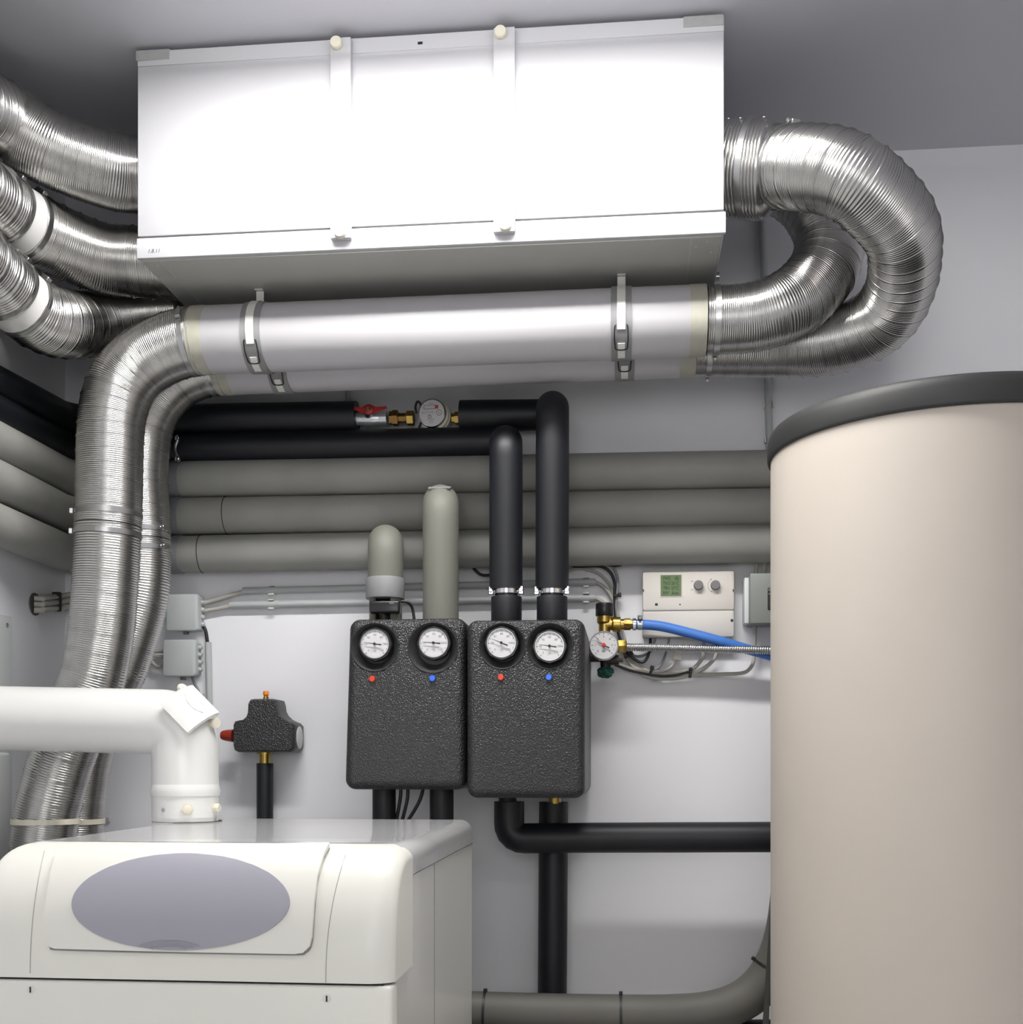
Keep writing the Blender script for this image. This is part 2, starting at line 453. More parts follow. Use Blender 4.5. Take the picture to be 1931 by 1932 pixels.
obj('white_band', b, 'cream', t, 'cream plastic band near the boiler')
v2 = [(440,687,YF2,112),(415,688,YF2,112),(375,694,YF2,112),(330,715,YF2,112),(293,752,YF2-.01,112),(270,800,YF2-.012,112),(262,850,YF2-.012,112),(259,908,YF2-.012,112),(263,995,YF2-.012,113),(265,1080,YF2-.012,111),(256,1150,YF2-.012,111),(228,1243,YF2-.012,111),(212,1282,YF2-.012,110),(160,1408,YF2-.012,110),(143,1508,YF2-.012,108),(139,1568,YF2-.012,108),(137,1660,YF2-.012,108),(137,1780,YF2-.012,108)]
path = ductpath(v2); sj = s_of(path, (264, 1020)); L = length(path)
t, path, L = flex('corrugated aluminium duct behind, bending from the rear white pipe down at left', v2, segs=[(.02, sj-.001), (sj+.001, L)], sd=15., stretch=.3)
inner_sleeve(t, path, sj)
for s, d in ((.050, V((.2,-.8,.5))),(sj-.020, V((1,-.35,.1))), (sj+.022, V((1,-.35,.1)))):
    c, tg, r = at_path(path, s); hose_clamp(t, c, tg, r, d)
s = s_of(path, (141,1549)); c, tg, r = at_path(path, s)
b = nb(); ringband(b, c, V((0,0,1)), r+.0005, r+.003, .012); obj('white_band', b, 'cream', t, 'cream plastic band near the boiler')
# right, two ducts looping from the unit back to the white pipes
t, path, L = flex('inner corrugated aluminium duct at right, curving into the front white pipe',
     [(1350,325,2.61,130),(1385,325,2.61,130),(1420,325,2.61,130),(1470,333,2.60,130),(1522,366,2.57,130),(1553,410,2.54,130),(1566,458,2.52,129),(1553,511,2.50,130),(1514,558,2.48,130),(1470,584,2.46,128),(1425,598,YF1,126),(1380,603,YF1,125),(1334,605,YF1,125)], sd=21.)
c, tg, r = at_path(path, L-.020); hose_clamp(t, c, tg, r, V((0,.6,-.8)))
yo = 2.375
t, path, L = flex('outer corrugated aluminium duct at right, looping from the ventilation unit to the rear white pipe',
     [(1462,316,2.345,143),(1490,315,2.32,144),(1530,317,2.27,147),(1575,324,2.235,150),(1622,347,2.225,150),(1679,400,2.27,144),(1703,440,2.31,138),(1708,478,2.36,132),(1702,535,2.43,128),(1676,588,2.49,127),(1632,622,2.53,126),(1560,645,2.57,121),(1480,651,YF2,117),(1400,651,YF2,116),(1314,650,YF2,116)], sd=25., amp=.0011)
c, tg, r = at_path(path, .030); hose_clamp(t, c, tg, r, V((0,-.25,1)))
c, tg, r = at_path(path, L-.030); hose_clamp(t, c, tg, r, V((0,.6,-.8)))
A, B = P(1372, 322, 2.385), P(1448, 320, 2.36); A = A+(A-B)*((A.x-x1+.002)/(B.x-A.x))
# collar between unit and outer duct: a part of that duct
rc = 87*mpp(1410, 2.37); d = (B-A); Lc = d.length; prof = []
m = 15
for k in range(m):
    s = Lc*k/m
    prof += [(s, rc-.002), (s+Lc/m*.3, rc-.0012), (s+Lc/m*.5, rc+.0006), (s+Lc/m*.7, rc-.0012)]
prof += [(Lc, rc-.001), (Lc+.006, rc-.005), (Lc+.020, rc-.021), (Lc+.030, rc-.0225)]
b = nb(); lathe(b, A, d, [(s, r) for s, r in prof], 56, caps=False); col_ = obj('duct_collar', b, 'alu', t, 'wide ridged collar tapering to the duct', ang=80)
for s in (.18, .42, .9):
    for k in range(26):
        a = 2*pi*k/26; dirv = V((0, cos(a), sin(a)))
        if dirv.y > .25: continue
        b = nb(); obox(b, A+d*s+dirv*(rc+.0008), V((.0012,0,0)), d.normalized().cross(dirv)*.0028, dirv*.0006); obj('staple', b, 'chrome', col_)
b = nb(); ringband(b, A+d*.64, d, rc-.001, rc+.0016, .012, 56); obj('band', b, 'steel', col_)

# ------------------------------------------------------------------ white rigid pipes and hangers
def rigid(label, a, bb, r):
    t = thing('ventilation_pipe', label, 'pipe', a, 'white ventilation pipes')
    d = (bb-a).normalized(); L = (bb-a).length
    b = nb(); cyl(b, a, bb, r, 64, .002); obj('tube', b, 'whitepipe', t)
    for s0 in (.0, L-.034):
        b = nb(); lathe(b, a+d*s0, d, [(0, r+.0002), (0, r+.0007), (.017, r+.0009), (.034, r+.0007), (.034, r+.0002)], 64, caps=False); obj('end_tape', b, 'tape', t, 'yellowed masking tape')
    return d
A1, B1 = P(370, 643, YF1), P(1332, 605, YF1)
A2, B2 = P(412, 687, YF2), P(1312, 650, YF2)
R1, R2 = .0712, .0688
d1 = rigid('nearer white ventilation pipe under the ventilation unit', A1, B1, R1)
d2 = rigid('rear lower white ventilation pipe, mostly hidden behind the nearer one', A2, B2, R2)
def arcband(bm, c, r, a0, a1, w, th, n=28):
    """band bent round the X axis; angle from straight up, positive towards the camera (-Y)"""
    rows = []
    for k in range(n+1):
        a = a0+(a1-a0)*k/n; dv = V((0, -sin(a), cos(a)))
        rows.append([bm.verts.new(c+dv*(r+h)+V((x, 0, 0))) for x, h in ((-w/2, 0), (w/2, 0), (w/2, th), (-w/2, th))])
    for p, q in zip(rows, rows[1:]):
        for k in range(4): bm.faces.new((p[k], p[(k+1)%4], q[(k+1)%4], q[k]))
    bm.faces.new(rows[0]); bm.faces.new(rows[-1][::-1])
def hanger(label, c, r, tilt=0.):
    t = thing('pipe_hanger', label, 'pipe hanger', c, 'pipe hangers')
    b = nb(); ringband(b, c, V((1,0,0)), r+.0003, r+.0028, .042, 64); obj('rubber_pad', b, 'rubber', t)
    b = nb(); arcband(b, c, r+.003, radians(-100), radians(118), .017, .0018)
    box(b, c+V((-.0085, -.0012, r+.002)), V((c.x+.0085, c.y+.0012, zb-.004)), .0005, 1)
    box(b, V((c.x-.0085, c.y-.012, zb-.006)), V((c.x+.0085, c.y+.001, zb-.004)))
    obj('steel_strap', b, 'strap', t, 'pale steel strap')
    def q(a, x, h=.006): a = radians(a); return c+V((x, -sin(a)*(r+h), cos(a)*(r+h)))
    b = nb(); pts = [q(112,-.011,.004), q(114,-.013), q(128,-.014), q(140,-.013), q(150,-.010), q(150,.010), q(140,.013), q(128,.014), q(114,.013), q(112,.011,.004)]
    sweep(b, catmull(pts, 5), .0013, 8); obj('wire_clip', b, 'tie', t, 'thin dark wire loop')
    b = nb(); arcband(b, c, r+.003, radians(140), radians(172), .015, .002, 10); obj('strap_end', b, 'strap', t)
def along(a, bb, px, Y):
    f = (P(px, 600, Y).x-a.x)/(bb.x-a.x); return a.lerp(bb, f)
hanger('left hanger strap on the nearer white pipe', along(A1, B1, 491, YF1), R1)
hanger('right hanger strap on the nearer white pipe', along(A1, B1, 1173, YF1), R1)
hanger('left hanger strap on the rear white pipe', along(A2, B2, 535, YF2), R2)
hanger('right hanger strap on the rear white pipe', along(A2, B2, 1179, YF2), R2)
b = nb(); cab(b, [(517,552,2.52),(523,560,2.53),(532,567,2.535),(545,570,2.535)], .005, 10); 
single('bent_wire', b, 'strap', 'short bent cream hook behind the left hanger strap', 'hook', P(517,552,2.52))

# ------------------------------------------------------------------ insulated pipes on the walls
def pleft(py, off=.047):
    X = XL+off; Y = X/ratio(0); return V((X, Y, P(0, py, Y).z))
def wallpipe(label, m, r, pl, qa, qb, sleeve=None, seams=(), sd=0., yp=None, mid=None):
    """from the left wall round the corner, along the back wall to qb"""
    yp = yp or YP
    a = P(*qa, yp); e = P(*qb, yp)
    zc = a.z+(a-e).normalized().z*(a.x-(XL+.047))*.6
    l0 = pleft(pl); cor = V((XL+.047, yp, zc)); dd = (l0-cor)
    far = cor+dd*(( cor.y-1.55)/(cor.y-l0.y))
    t = thing('insulated_pipe', label, 'insulated pipe', a, 'insulated wall pipes')
    pts = [far, cor] + ([P(*mid, yp)] if mid else []) + [e]
    b = nb(); foam(b, pts, r, .075, sd=sd); obj('foam_lagging', b, m, t)
    dx = (e-a).normalized()
    if sleeve:
        A = P(*sleeve[0], yp); B_ = P(*sleeve[1], yp)
        A.z = a.z+dx.z/dx.x*(A.x-a.x); B_.z = a.z+dx.z/dx.x*(B_.x-a.x)
        b = nb(); cyl(b, A, B_, r+.0022, 40, .002); obj('elbow_sleeve', b, 'greyb', t, 'darker bluish sleeve near the corner')
    for px in seams:
        X = P(px, 900, yp).x; c = V((X, yp, a.z+dx.z/dx.x*(X-a.x)))
        b = nb(); ringband(b, c, V((1,.06,.02)), r-.001, r+.0012, .0016, 40); obj('joint_seam', b, 'seam', t)
    return a, e
RG = 35.5*mpp(900, YP)
wallpipe('uppermost grey insulated pipe on the back wall, under the black pipes', 'grey', RG, 838, (357,904), (1560,884), ((300,900),(346,900)), (), 1.)
wallpipe('middle grey insulated pipe on the back wall, with the taller riser', 'grey', RG, 910, (344,974), (1560,956), ((300,974),(345,974)), (428,), 2.)
wallpipe('lowest grey insulated pipe on the back wall, with the shorter riser', 'grey', RG, 992, (352,1046), (1560,1023), ((300,1047),(346,1047)), (381,), 3.)
RB = 28.5*mpp(600, YP)
YK = YP-.008
wallpipe('upper black insulated pipe on the back wall, ending at the red valve', 'black', RB, 725, (342,791), (674,786), None, (), 4., YK)
# lower black pipe turns down into the pump group riser
def riser(name, label, m, pts, r, fil, sd, group='pump group risers', cat='insulated pipe'):
    b = nb(); foam(b, pts, r, fil, sd=sd, n=40); return single(name, b, m, label, cat, pts[0], group)
YR = 2.585
a = P(342, 848, YK); e = P(955, 834, YK); l0 = pleft(780); cor = V((XL+.047, YK, a.z+.003)); far = cor+(l0-cor)*((cor.y-1.55)/(cor.y-l0.y))
t = thing('insulated_pipe', 'lower black insulated pipe on the back wall, turning down into the left black riser', 'insulated pipe', a, 'insulated wall pipes')
b = nb(); foam(b, [far, cor, e, P(955, 838, YR)+V((0,0,.004)), P(955, 1112, YR)], RB, [.075,.036,.036], sd=5., n=40); obj('foam_lagging', b, 'black', t)
def ring_clamp(parent, c, r):
    b = nb(); ringband(b, c, V((0,0,1)), r*.78, r*.86, .012, 40); o = obj('pipe_clamp', b, 'chrome', parent, 'bright steel clamp at the foot of the riser')
    for s in (-1, 1):
        b = nb(); box(b, c+V((s*r*.98-.006,-.014,-.009)), c+V((s*r*.98+.006,.006,.011)), .002, 1)
        lathe(b, c+V((s*r*.98,-.014,.001)), V((0,-1,0)), [(0,.0052),(.004,.0052),(.005,.004)], 6)
        obj('clamp_bolt', b, 'chrome', o)
    b = nb(); cyl(b, c+V((0,0,-.016)), c+V((0,0,.012)), r*.75, 30); obj('bare_pipe', b, 'plastic', o)
rk = 29*mpp(955, YR)
b = nb(); cyl(b, P(956, 1126, YR), P(956, 1175, YR), rk, 36, .002); obj('foot_sleeve', b, 'black', t)
ring_clamp(t, P(956, 1116, YR), rk)
# black pipe after the meter, riser to the second pump group
t = thing('insulated_pipe', 'black insulated pipe from the water meter to the right black riser', 'insulated pipe', P(868,786,YK))
c1, c2 = P(1043, 783, YK), P(1043, 776, YR)
b = nb(); foam(b, [P(869,785,YK), c1, c2+V((0,0,.01)), P(1042,1112,YR)], RB, [.034,.036], sd=6., n=40); obj('foam_lagging', b, 'black', t)
b = nb(); cyl(b, P(1042,1126,YR), P(1042,1175,YR), rk, 36, .002); obj('foot_sleeve', b, 'black', t)
ring_clamp(t, P(1042,1116,YR), rk)
# grey risers
t = thing('insulated_pipe', 'taller grey riser with rounded top above the left pump group', 'insulated pipe', P(832,960,YR))
b = nb(); foam(b, [P(832,957,YP)+V((0,0,.006)), P(832,948,YR), P(832,1172,YR)], 34*mpp(832,YR), .036, sd=7., n=40); obj('foam_lagging', b, 'riser', t)
b = nb(); c = P(832,927,YR+.012); arcband(b, c+V((0,0,-.034)), .0405, radians(-30), radians(35), .05, .003); obj('top_tape', b, 'greylight', t)
t = thing('insulated_pipe', 'shorter grey riser with lighter collar and temperature sensor above the left pump group', 'insulated pipe', P(728,1030,YR))
b = nb(); foam(b, [P(728,1040,YP)+V((0,0,.010)), P(728,1022,YR), P(728,1100,YR)], 33.5*mpp(728,YR), .034, sd=8., n=40); obj('foam_lagging', b, 'riser', t)
b = nb(); cyl(b, P(727,1091,YR), P(727,1131,YR), 36.5*mpp(728,YR), 36, .003); obj('collar', b, 'greylight', t, 'lighter grey foam collar')
b = nb()
c = P(728,1150,YR); rr = 31*mpp(728,YR)
for k in range(17):
    pass
rows = []
for k in range(25):
    a_ = radians(-60+300*k/24)
    rows.append([b.verts.new(V((c.x+cos(a_)*q_, c.y+sin(a_)*q_*1.0, z_))) for q_, z_ in ((rr, P(728,1130,YR).z), (rr, P(728,1172,YR).z), (rr*.86, P(728,1172,YR).z), (rr*.86, P(728,1130,YR).z))])
for p_, q_ in zip(rows, rows[1:]):
    for k in range(4): b.faces.new((p_[k], p_[(k+1)%4], q_[(k+1)%4], q_[k]))
obj('half_shell', b, 'riser', t, 'open grey half shell')
b = nb(); q0 = P(725,1144,YR-rr-.004); box(b, q0+V((-.034,0,-.015)), q0+V((.034,.02,.013)), .005, 3); lab = obj('sensor', b, 'plastic', t, 'black sensor clip')
b = nb(); text(b, 'flow', .006, q0+V((.018,0,.006))); bpy.data.meshes
b.free()
b = nb(); box(b, q0+V((.012,-.0006,.0055)), q0+V((.022,.001,.0075))); obj('sensor_mark', b, 'inkgrey', lab)
b = nb(); q1 = P(722,1163,YR-.01)
cyl(b, q1+V((0,0,-.012)), q1+V((0,0,.012)), .006, 6); cyl(b, q1+V((0,0,.003)), q1+V((0,0,.009)), .011, 6); obj('brass_valve', b, 'brass', t)
b = nb(); cyl(b, P(725,1135,YR+.004), P(725,1172,YR+.004), .020, 24); obj('bare_pipe', b, 'darkvalve', t)
b = nb(); cab(b, [(757,1134,YR-.03),(770,1137,YR-.025),(778,1147,YR-.015),(782,1170,YR-.01)], .0032); obj('sensor_cable', b, 'cableb', t)
# clamp screws of the black pipes at the corner
t = thing('pipe_clamp', 'small steel pipe clamp at the left end of the black wall pipes', 'clamp', P(338,845,YK-.05))
b = nb(); cab(b, [(336,828,YK-.045),(331,846,YK-.045),(337,866,YK-.045)], .0045, 10); obj('bracket', b, 'steel', t)
for yy in (828, 867):
    b = nb(); lathe(b, P(337,yy,YK-.040), (0,-1,0), [(0,.006),(.012,.006),(.013,.004)], 6); obj('bolt', b, 'chrome', t)

# ------------------------------------------------------------------ ball valve and water meter
c0 = P(676,788,YK); 
def XP(px, py, Y=None): return P(px, py, Y or YK)
t = thing('ball_valve', 'nickel ball valve with red butterfly lever between black pipe and water meter', 'valve', c0, 'pipe fittings')
dX = V((1,0,0)); k = mpp(700, YK)
b = nb(); lathe(b, XP(672,791), XP(738,789)-XP(672,791), [(0,12*k),(14*k,12*k),(14*k,13*k),(24*k,14.5*k),(36*k,14.5*k),(46*k,13*k),(46*k,14*k),(60*k,14*k),(60*k,12*k)], 24); obj('body', b, 'valve', t)
b = nb(); lathe(b, XP(698,786)+V((0,-12*k,0)), (0,-1,.25), [(0,8*k),(8*k,8*k),(12*k,7*k)], 16); obj('stem', b, 'steel', t)
cl = XP(697,774, YK-.024)
b = nb()
lathe(b, cl, (0,-1,0), [(0,9.5*k),(3*k,10.5*k),(7*k,9.5*k),(8*k,7*k)], 24)
for s in (-1, 1):
    q = [cl+V((s*5*k,0,8.5*k)), cl+V((s*14*k,0,4.5*k)), cl+V((s*33*k,0,5.5*k)), cl+V((s*35*k,0,2.5*k)), cl+V((s*24*k,0,-1*k)), cl+V((s*9*k,0,-9*k))]
    plate(b, [p+V((0,-5*k,0)) for p in (q if s < 0 else q[::-1])], 4*k)
lev = obj('lever', b, 'redlever', t, 'red butterfly lever')
b = nb(); lathe(b, cl+V((0,-8*k,0)), (0,-1,0), [(0,4*k),(2*k,4*k),(3*k,3*k)], 6); obj('lever_nut', b, 'chrome', lev)
t = thing('water_meter', 'round domestic water meter with white dial and brass unions on the black pipe', 'water meter', XP(818,782), 'pipe fittings')
k = mpp(800, YK)
def ax(px, py=788): return XP(px, py)
b = nb(); lathe(b, ax(736,789), dX, [(0,13*k),(6*k,13*k),(6*k,15*k),(16*k,15*k),(16*k,9*k),(33*k,9*k)], 6); lathe(b, ax(752,789), dX, [(0,8*k),(20*k,8*k)], 20); obj('union', b, 'brassd', t)
b = nb(); lathe(b, ax(768,789), dX, [(0,13*k),(1*k,14*k),(13*k,14*k),(14*k,13*k)], 6); obj('union_nut', b, 'brass', t)
b = nb(); lathe(b, ax(853,789), dX, [(0,9*k),(6*k,9*k),(6*k,12*k),(13*k,12*k),(13*k,10*k),(20*k,10*k)], 6); obj('union', b, 'brass', t)
mc = XP(819,783)
b = nb(); lathe(b, mc+V((.002,.028,-.002)), (-.10,-1,.02), [(0,28*k),(.006,31*k),(.014,32*k),(.022,31.5*k),(.024,29.5*k),(.030,29.5*k),(.032,28*k)], 48); obj('meter_body', b, 'cream', t, 'cream plastic housing')
ctr = mc+V((-.002,-.006,.001)); nd = V((-.06,-1,.0)).normalized()
b = nb(); lathe(b, ctr, nd, [(0,27*k),(.006,26.5*k),(.011,26*k),(.012,24.5*k),(.011,24*k)], 48, caps=False); obj('meter_rim', b, 'steel', t)
fc = ctr+nd*.010
b = nb(); lathe(b, fc-nd*.002, nd, [(0,24.5*k),(.002,24.5*k)], 48); dial = obj('meter_dial', b, 'white', t, 'white dial with counter window')
fr = V((1,-.06,0)).normalized(); fu = V((0,0,1))
def on(x, y): return fc+fr*(x*k)+fu*(y*k)+nd*.0004
b = nb()
obox(b, on(-1.5,10.5), fr*14*k, fu*3.6*k, nd*.0003); obj('counter_frame', b, 'inkgrey', dial)
b = nb(); obox(b, on(-4,10.5)+nd*.0004, fr*10.4*k, fu*2.6*k, nd*.0003); obj('counter_window', b, 'white', dial)
b = nb(); obox(b, on(7,10.5)+nd*.0004, fr*4.6*k, fu*2.6*k, nd*.0003); obj('red_digits', b, 'red', dial, 'reddish last digits')
b = nb()
ringband(b, on(14,-.5), nd, 4.6*k, 5.4*k, .0006, 28); ringband(b, on(-4,-7), nd, 2.0*k, 3.2*k, .0006, 20)
text(b, 'B L 2 2 7 M I', 5.5*k, on(-7,.5), fr, fu, sx=.8); text(b, '6', 6*k, on(14,-.5), fr, fu)
for y, w in ((16.5,11),(-12,16),(-15,10),(-18.5,8)):
    for i in range(int(w/1.8)): obox(b, on(-w/2+i*1.8+1-1,y), fr*.55*k, fu*.45*k, nd*.0002)
obj('dial_print', b, 'inkgrey', dial, recalc=False)
b = nb(); sweep(b, catmull([XP(786,780,YK-.01),XP(784,768,YK-.012),XP(788,758,YK-.012),XP(794,764,YK-.008),XP(796,790,YK-.004),XP(792,805,YK-.006),XP(788,812,YK-.006)], 8), 2.2*k, 8)
obj('lead_wire', b, 'cableb', t)

# ------------------------------------------------------------------ pump groups
def epp(pl, pr, yt, yb_, Yf, Yb, craters, wl=0., rc_=.022, bev=.020, nx=130, nz=180):
    """moulded foam shell: height field front with conical recesses, rounded edges, sides and back"""
    cxp = (pl+pr)/2
    X0, X1 = P(pl, 1300, Yf).x, P(pr, 1300, Yf).x
    Z0, Z1 = P(cxp, yb_, Yf).z, P(cxp, yt, Yf).z
    mx, mz, hx, hz = (X0+X1)/2, (Z0+Z1)/2, (X1-X0)/2, (Z1-Z0)/2
    bm = nb(); g = []
    cr = []
    for (px, py, r, dp) in craters:
        c = P(px, py, Yf); cr.append((c.x, c.z, r*mpp(px, Yf), dp))
    def cosmap(u): return u if abs(u) < .8 else math.copysign(.8+.2*sin((abs(u)-.8)/.2*pi/2), u)
    for j in range(nz+1):
        row = []
        for i in range(nx+1):
            u, v = cosmap(-1+2*i/nx), cosmap(-1+2*j/nz)
            x, z = u*hx, v*hz
            qx, qz = abs(x)-(hx-rc_), abs(z)-(hz-rc_)
            if qx > 0 and qz > 0:
                l = math.hypot(qx, qz)
                if l > rc_:
                    x = math.copysign(hx-rc_+qx*rc_/l, x); z = math.copysign(hz-rc_+qz*rc_/l, z); l = rc_
                dd = rc_-l
            else: dd = -max(qx, qz)+rc_ if False else min(hx-abs(x), hz-abs(z))
            y = Yf
            if dd < bev: y += bev-sqrt(max(0, bev*bev-(bev-dd)**2))
            for (a, c, r, dp) in cr:
                l = math.hypot(x+mx-a, z+mz-c)/r
                if l < 1:
                    f = min(1, (1-l)/.36)
                    y = max(y, Yf+dp*f)
            wx = x-wl*(.5-.5*v if False else (hz-z)/(2*hz))*(1 if x < 0 else 0)*abs(x)/hx
            row.append(bm.verts.new((mx+wx, y, mz+z)))
        g.append(row)
    for j in range(nz):
        for i in range(nx): bm.faces.new((g[j][i], g[j][i+1], g[j+1][i+1], g[j+1][i]))
    ring = [g[0][i] for i in range(nx+1)]+[g[j][nx] for j in range(1, nz+1)]+[g[nz][i] for i in range(nx-1, -1, -1)]+[g[j][0] for j in range(nz-1, 0, -1)]
    back = [bm.verts.new((v.co.x, Yb, v.co.z)) for v in ring]; n = len(ring)
    for k_ in range(n): bm.faces.new((ring[k_], back[k_], back[(k_+1)%n], ring[(k_+1)%n]))
    bm.faces.new(back)
    bmesh.ops.remove_doubles(bm, verts=bm.verts[:], dist=1e-6)
    return bm
def gauge(parent, px, py, Y, rp, ang, nums, name='thermometer', arms=True, two=None, col='plastic', rim='steel'):
    c = P(px, py, Y); k = mpp(px, Y); d = V((0,-1,0)); R = rp*k
    b = nb()
    if arms:
        # fluted grip behind the rim
        n = 96; prof = [(-.034,.80),(-.006,1.02),(.002,1.03),(.008,.98)]
        rings = []
        for s, r in prof:
            rings.append([b.verts.new(c+V((cos(2*pi*q/n)*R*(r+.035*max(0,cos(8*2*pi*q/n))*(1 if s > -.01 else 0)), -s, sin(2*pi*q/n)*R*(r+.035*max(0,cos(8*2*pi*q/n))*(1 if s > -.01 else 0))))) for q in range(n)])
        for a_, b_ in zip(rings, rings[1:]):
            for q in range(n): b.faces.new((a_[q], a_[(q+1)%n], b_[(q+1)%n], b_[q]))
        b.faces.new(rings[-1])
    else:
        lathe(b, c+V((0,.016,0)), d, [(0,R*.93),(.004,R*.99),(.016,R),(.022,R*.99),(.023,R*.93)], 48)
    bez = obj(name, b, col, parent)
    b = nb(); f0 = .008 if arms else .022; q0_ = .88 if arms else .94
    lathe(b, c, d, [(f0-.001,R*q0_),(f0+.002,R*(q0_+.01)),(f0+.0035,R*q0_),(f0+.0035,R*(q0_-.03)),(f0+.0005,R*(q0_-.05))], 64, caps=False); obj('bezel', b, rim, bez)
    fcz = c+d*(f0+.001)
    b = nb(); lathe(b, fcz-d*.001, d, [(0,R*(q0_-.03)),(.001,R*(q0_-.03))], 64); obj('dial_face', b, 'white', bez)
    b = nb()
    a0, a1, N = nums[1], nums[2], nums[0]
    steps = len(N)-1
    for q in range(steps*2+1):
        a_ = radians(a0+(a1-a0)*q/(steps*2)); dv = V((cos(a_), 0, sin(a_))); e = V((-sin(a_), 0, cos(a_)))
        obox(b, fcz+dv*R*.76+d*.0005, dv*R*(.045 if q % 2 == 0 else .03), e*R*.014, d*.0002)
    for q, s in enumerate(N):
        a_ = radians(a0+(a1-a0)*q/steps); text(b, s, R*.19, fcz+V((cos(a_), 0, sin(a_)))*R*.56, lift=.0004)
    text(b, nums[3], R*.16, fcz+V((0,0,-R*.42)), lift=.0004)
    obj('scale_marks', b, 'inkgrey' if arms else 'ink', bez, recalc=False)
    def needle(a_, L1, L2, w, m):
        a_ = radians(a_); dv = V((cos(a_), 0, sin(a_))); e = V((-sin(a_), 0, cos(a_))); o_ = fcz+d*.0045
        b = nb(); plate(b, [o_-dv*R*L2+e*R*w*1.6, o_-dv*R*L2-e*R*w*1.6, o_-e*R*w, o_+dv*R*L1-e*R*.006, o_+dv*R*L1+e*R*.006, o_+e*R*w], .0008)
        lathe(b, o_+d*-.004, d, [(0,R*.05),(.005,R*.085),(.007,R*.085)], 16)
        obj('needle', b, m, bez)
    needle(ang, .70, .42, .028, 'ink')
    if two is not None:
        fcz = fcz+d*.001
        needle(two, .72, .10, .016, 'redlever')
        b = nb(); lathe(b, fcz+d*.002, d, [(0,R*.13),(.006,R*.13),(.0065,R*.1)], 16); obj('needle_hub', b, 'red', bez)
def recess(parent, px, py, Y, r):
    c = P(px, py, Y); R = r*mpp(px, Y); b = nb()
    lathe(b, c, (0,1,0), [(-.0012,R*1.0),(-.0014,R*.985),(.0228,R*.64),(.0228,0)], 72, caps=False); obj('gauge_recess', b, 'recess', parent, 'smooth round recess', ang=25)
def button(parent, px, py, Y, m):
    b = nb(); c = P(px, py, Y); k = mpp(px, Y)
    lathe(b, c+V((0,.006,0)), (0,-1,0), [(0,6*k),(.005,6*k),(.010,5.8*k),(.0115,5*k)], 20); obj('colour_button', b, m, parent, ('red' if m == 'red' else 'blue')+' button')
TN = (['0','20','40','60','80','100','120'], 225, -45, '°C')
YG1, YG2 = 2.455, 2.425
g1 = thing('pump_group', 'left black foam pump group with two round thermometers', 'pump group', P(765,1490,YG1), 'pump groups')
obj('foam_shell', epp(658, 879, 1166, 1490, YG1, D-.03, [(707,1221,46,.024),(817,1222,48,.024)], wl=.011), 'epp', g1, recalc=True, ang=60)
recess(g1, 707, 1221, YG1, 46); recess(g1, 817, 1222, YG1, 48)
gauge(g1, 709.4, 1216, YG1+.004, 31, 172, TN); gauge(g1, 820, 1214, YG1+.004, 31, 174, TN)
button(g1, 703, 1281, YG1, 'red'); button(g1, 816.5, 1280, YG1, 'blue')
g2 = thing('pump_group', 'right black foam pump group, hanging slightly lower, beside the pressure gauge', 'pump group', P(995,1505,YG2), 'pump groups')
obj('foam_shell', epp(880, 1104, 1168, 1506, YG2, D-.03, [(948,1219,44,.024),(1038,1219,44,.024)]), 'epp', g2, ang=60)
recess(g2, 948, 1219, YG2, 44); recess(g2, 1038, 1219, YG2, 44)
gauge(g2, 947.5, 1214, YG2+.004, 31, 157, TN); gauge(g2, 1038, 1220, YG2+.004, 31, 171, TN)
button(g2, 945.5, 1278, YG2, 'red'); button(g2, 1036, 1278, YG2, 'blue')

# pipes under the pump groups
YU = 2.59
for (px, lab_) in ((725, 'left black pipe end between left pump group and boiler'), (833.5, 'right black pipe end between left pump group and boiler')):
    w = 44 if px < 800 else 45
    b = nb(); foam(b, [P(px,1484,YU), P(px,2250,YU)], w/2*mpp(px,YU), .03, sd=px); single('insulated_pipe', b, 'black', lab_, 'insulated pipe', P(px,1800,YU), 'pipes under the pump groups')
t = thing('insulated_pipe', 'black elbow pipe running from under the right pump group to the tank', 'insulated pipe', P(962,1505,YU-.02))
YE = D-.158
b = nb(); foam(b, [P(961,1512,YE), P(961,1582,YE), P(1130,1580.5,YE), P(1520,1579,YE)], 28.5*mpp(1100,YE), .032, sd=3.3, n=40); obj('foam_lagging', b, 'black', t)
b = nb(); cyl(b, P(958,1500,YE), P(958,1516,YE), 17*mpp(960,YE), 24); obj('bare_pipe', b, 'darkvalve', t)
YD = D-.085
t = thing('insulated_pipe', 'straight black vertical pipe dropping from the right pump group behind the horizontal one', 'insulated pipe', P(1044,1900,YD))
b = nb(); foam(b, [P(1045,1513,YD), P(1040,2220,YD)], 27.7*mpp(1044,YD), .03, sd=4.1, n=40); obj('foam_lagging', b, 'black', t)
b = nb(); cyl(b, P(1047,1502,YD-.02), P(1047,1516,YD-.02), 12*mpp(1044,YD), 20); obj('brass_nipple', b, 'brass', t, 'short brass nipple')
for i, pts in enumerate(([(757,1484,2.60),(755,1510,2.60),(746,1560,2.60)], [(770,1484,2.61),(768,1512,2.61),(755,1565,2.61)], [(800,1484,2.60),(790,1515,2.60),(760,1565,2.60)])):
    b = nb(); cab(b, pts, .0040)
    single('cable', b, 'cableb', ['leftmost','middle','rightmost'][i]+' of three thin black cables under the left pump group', 'cable', P(*pts[0]), 'black cables behind the boiler')

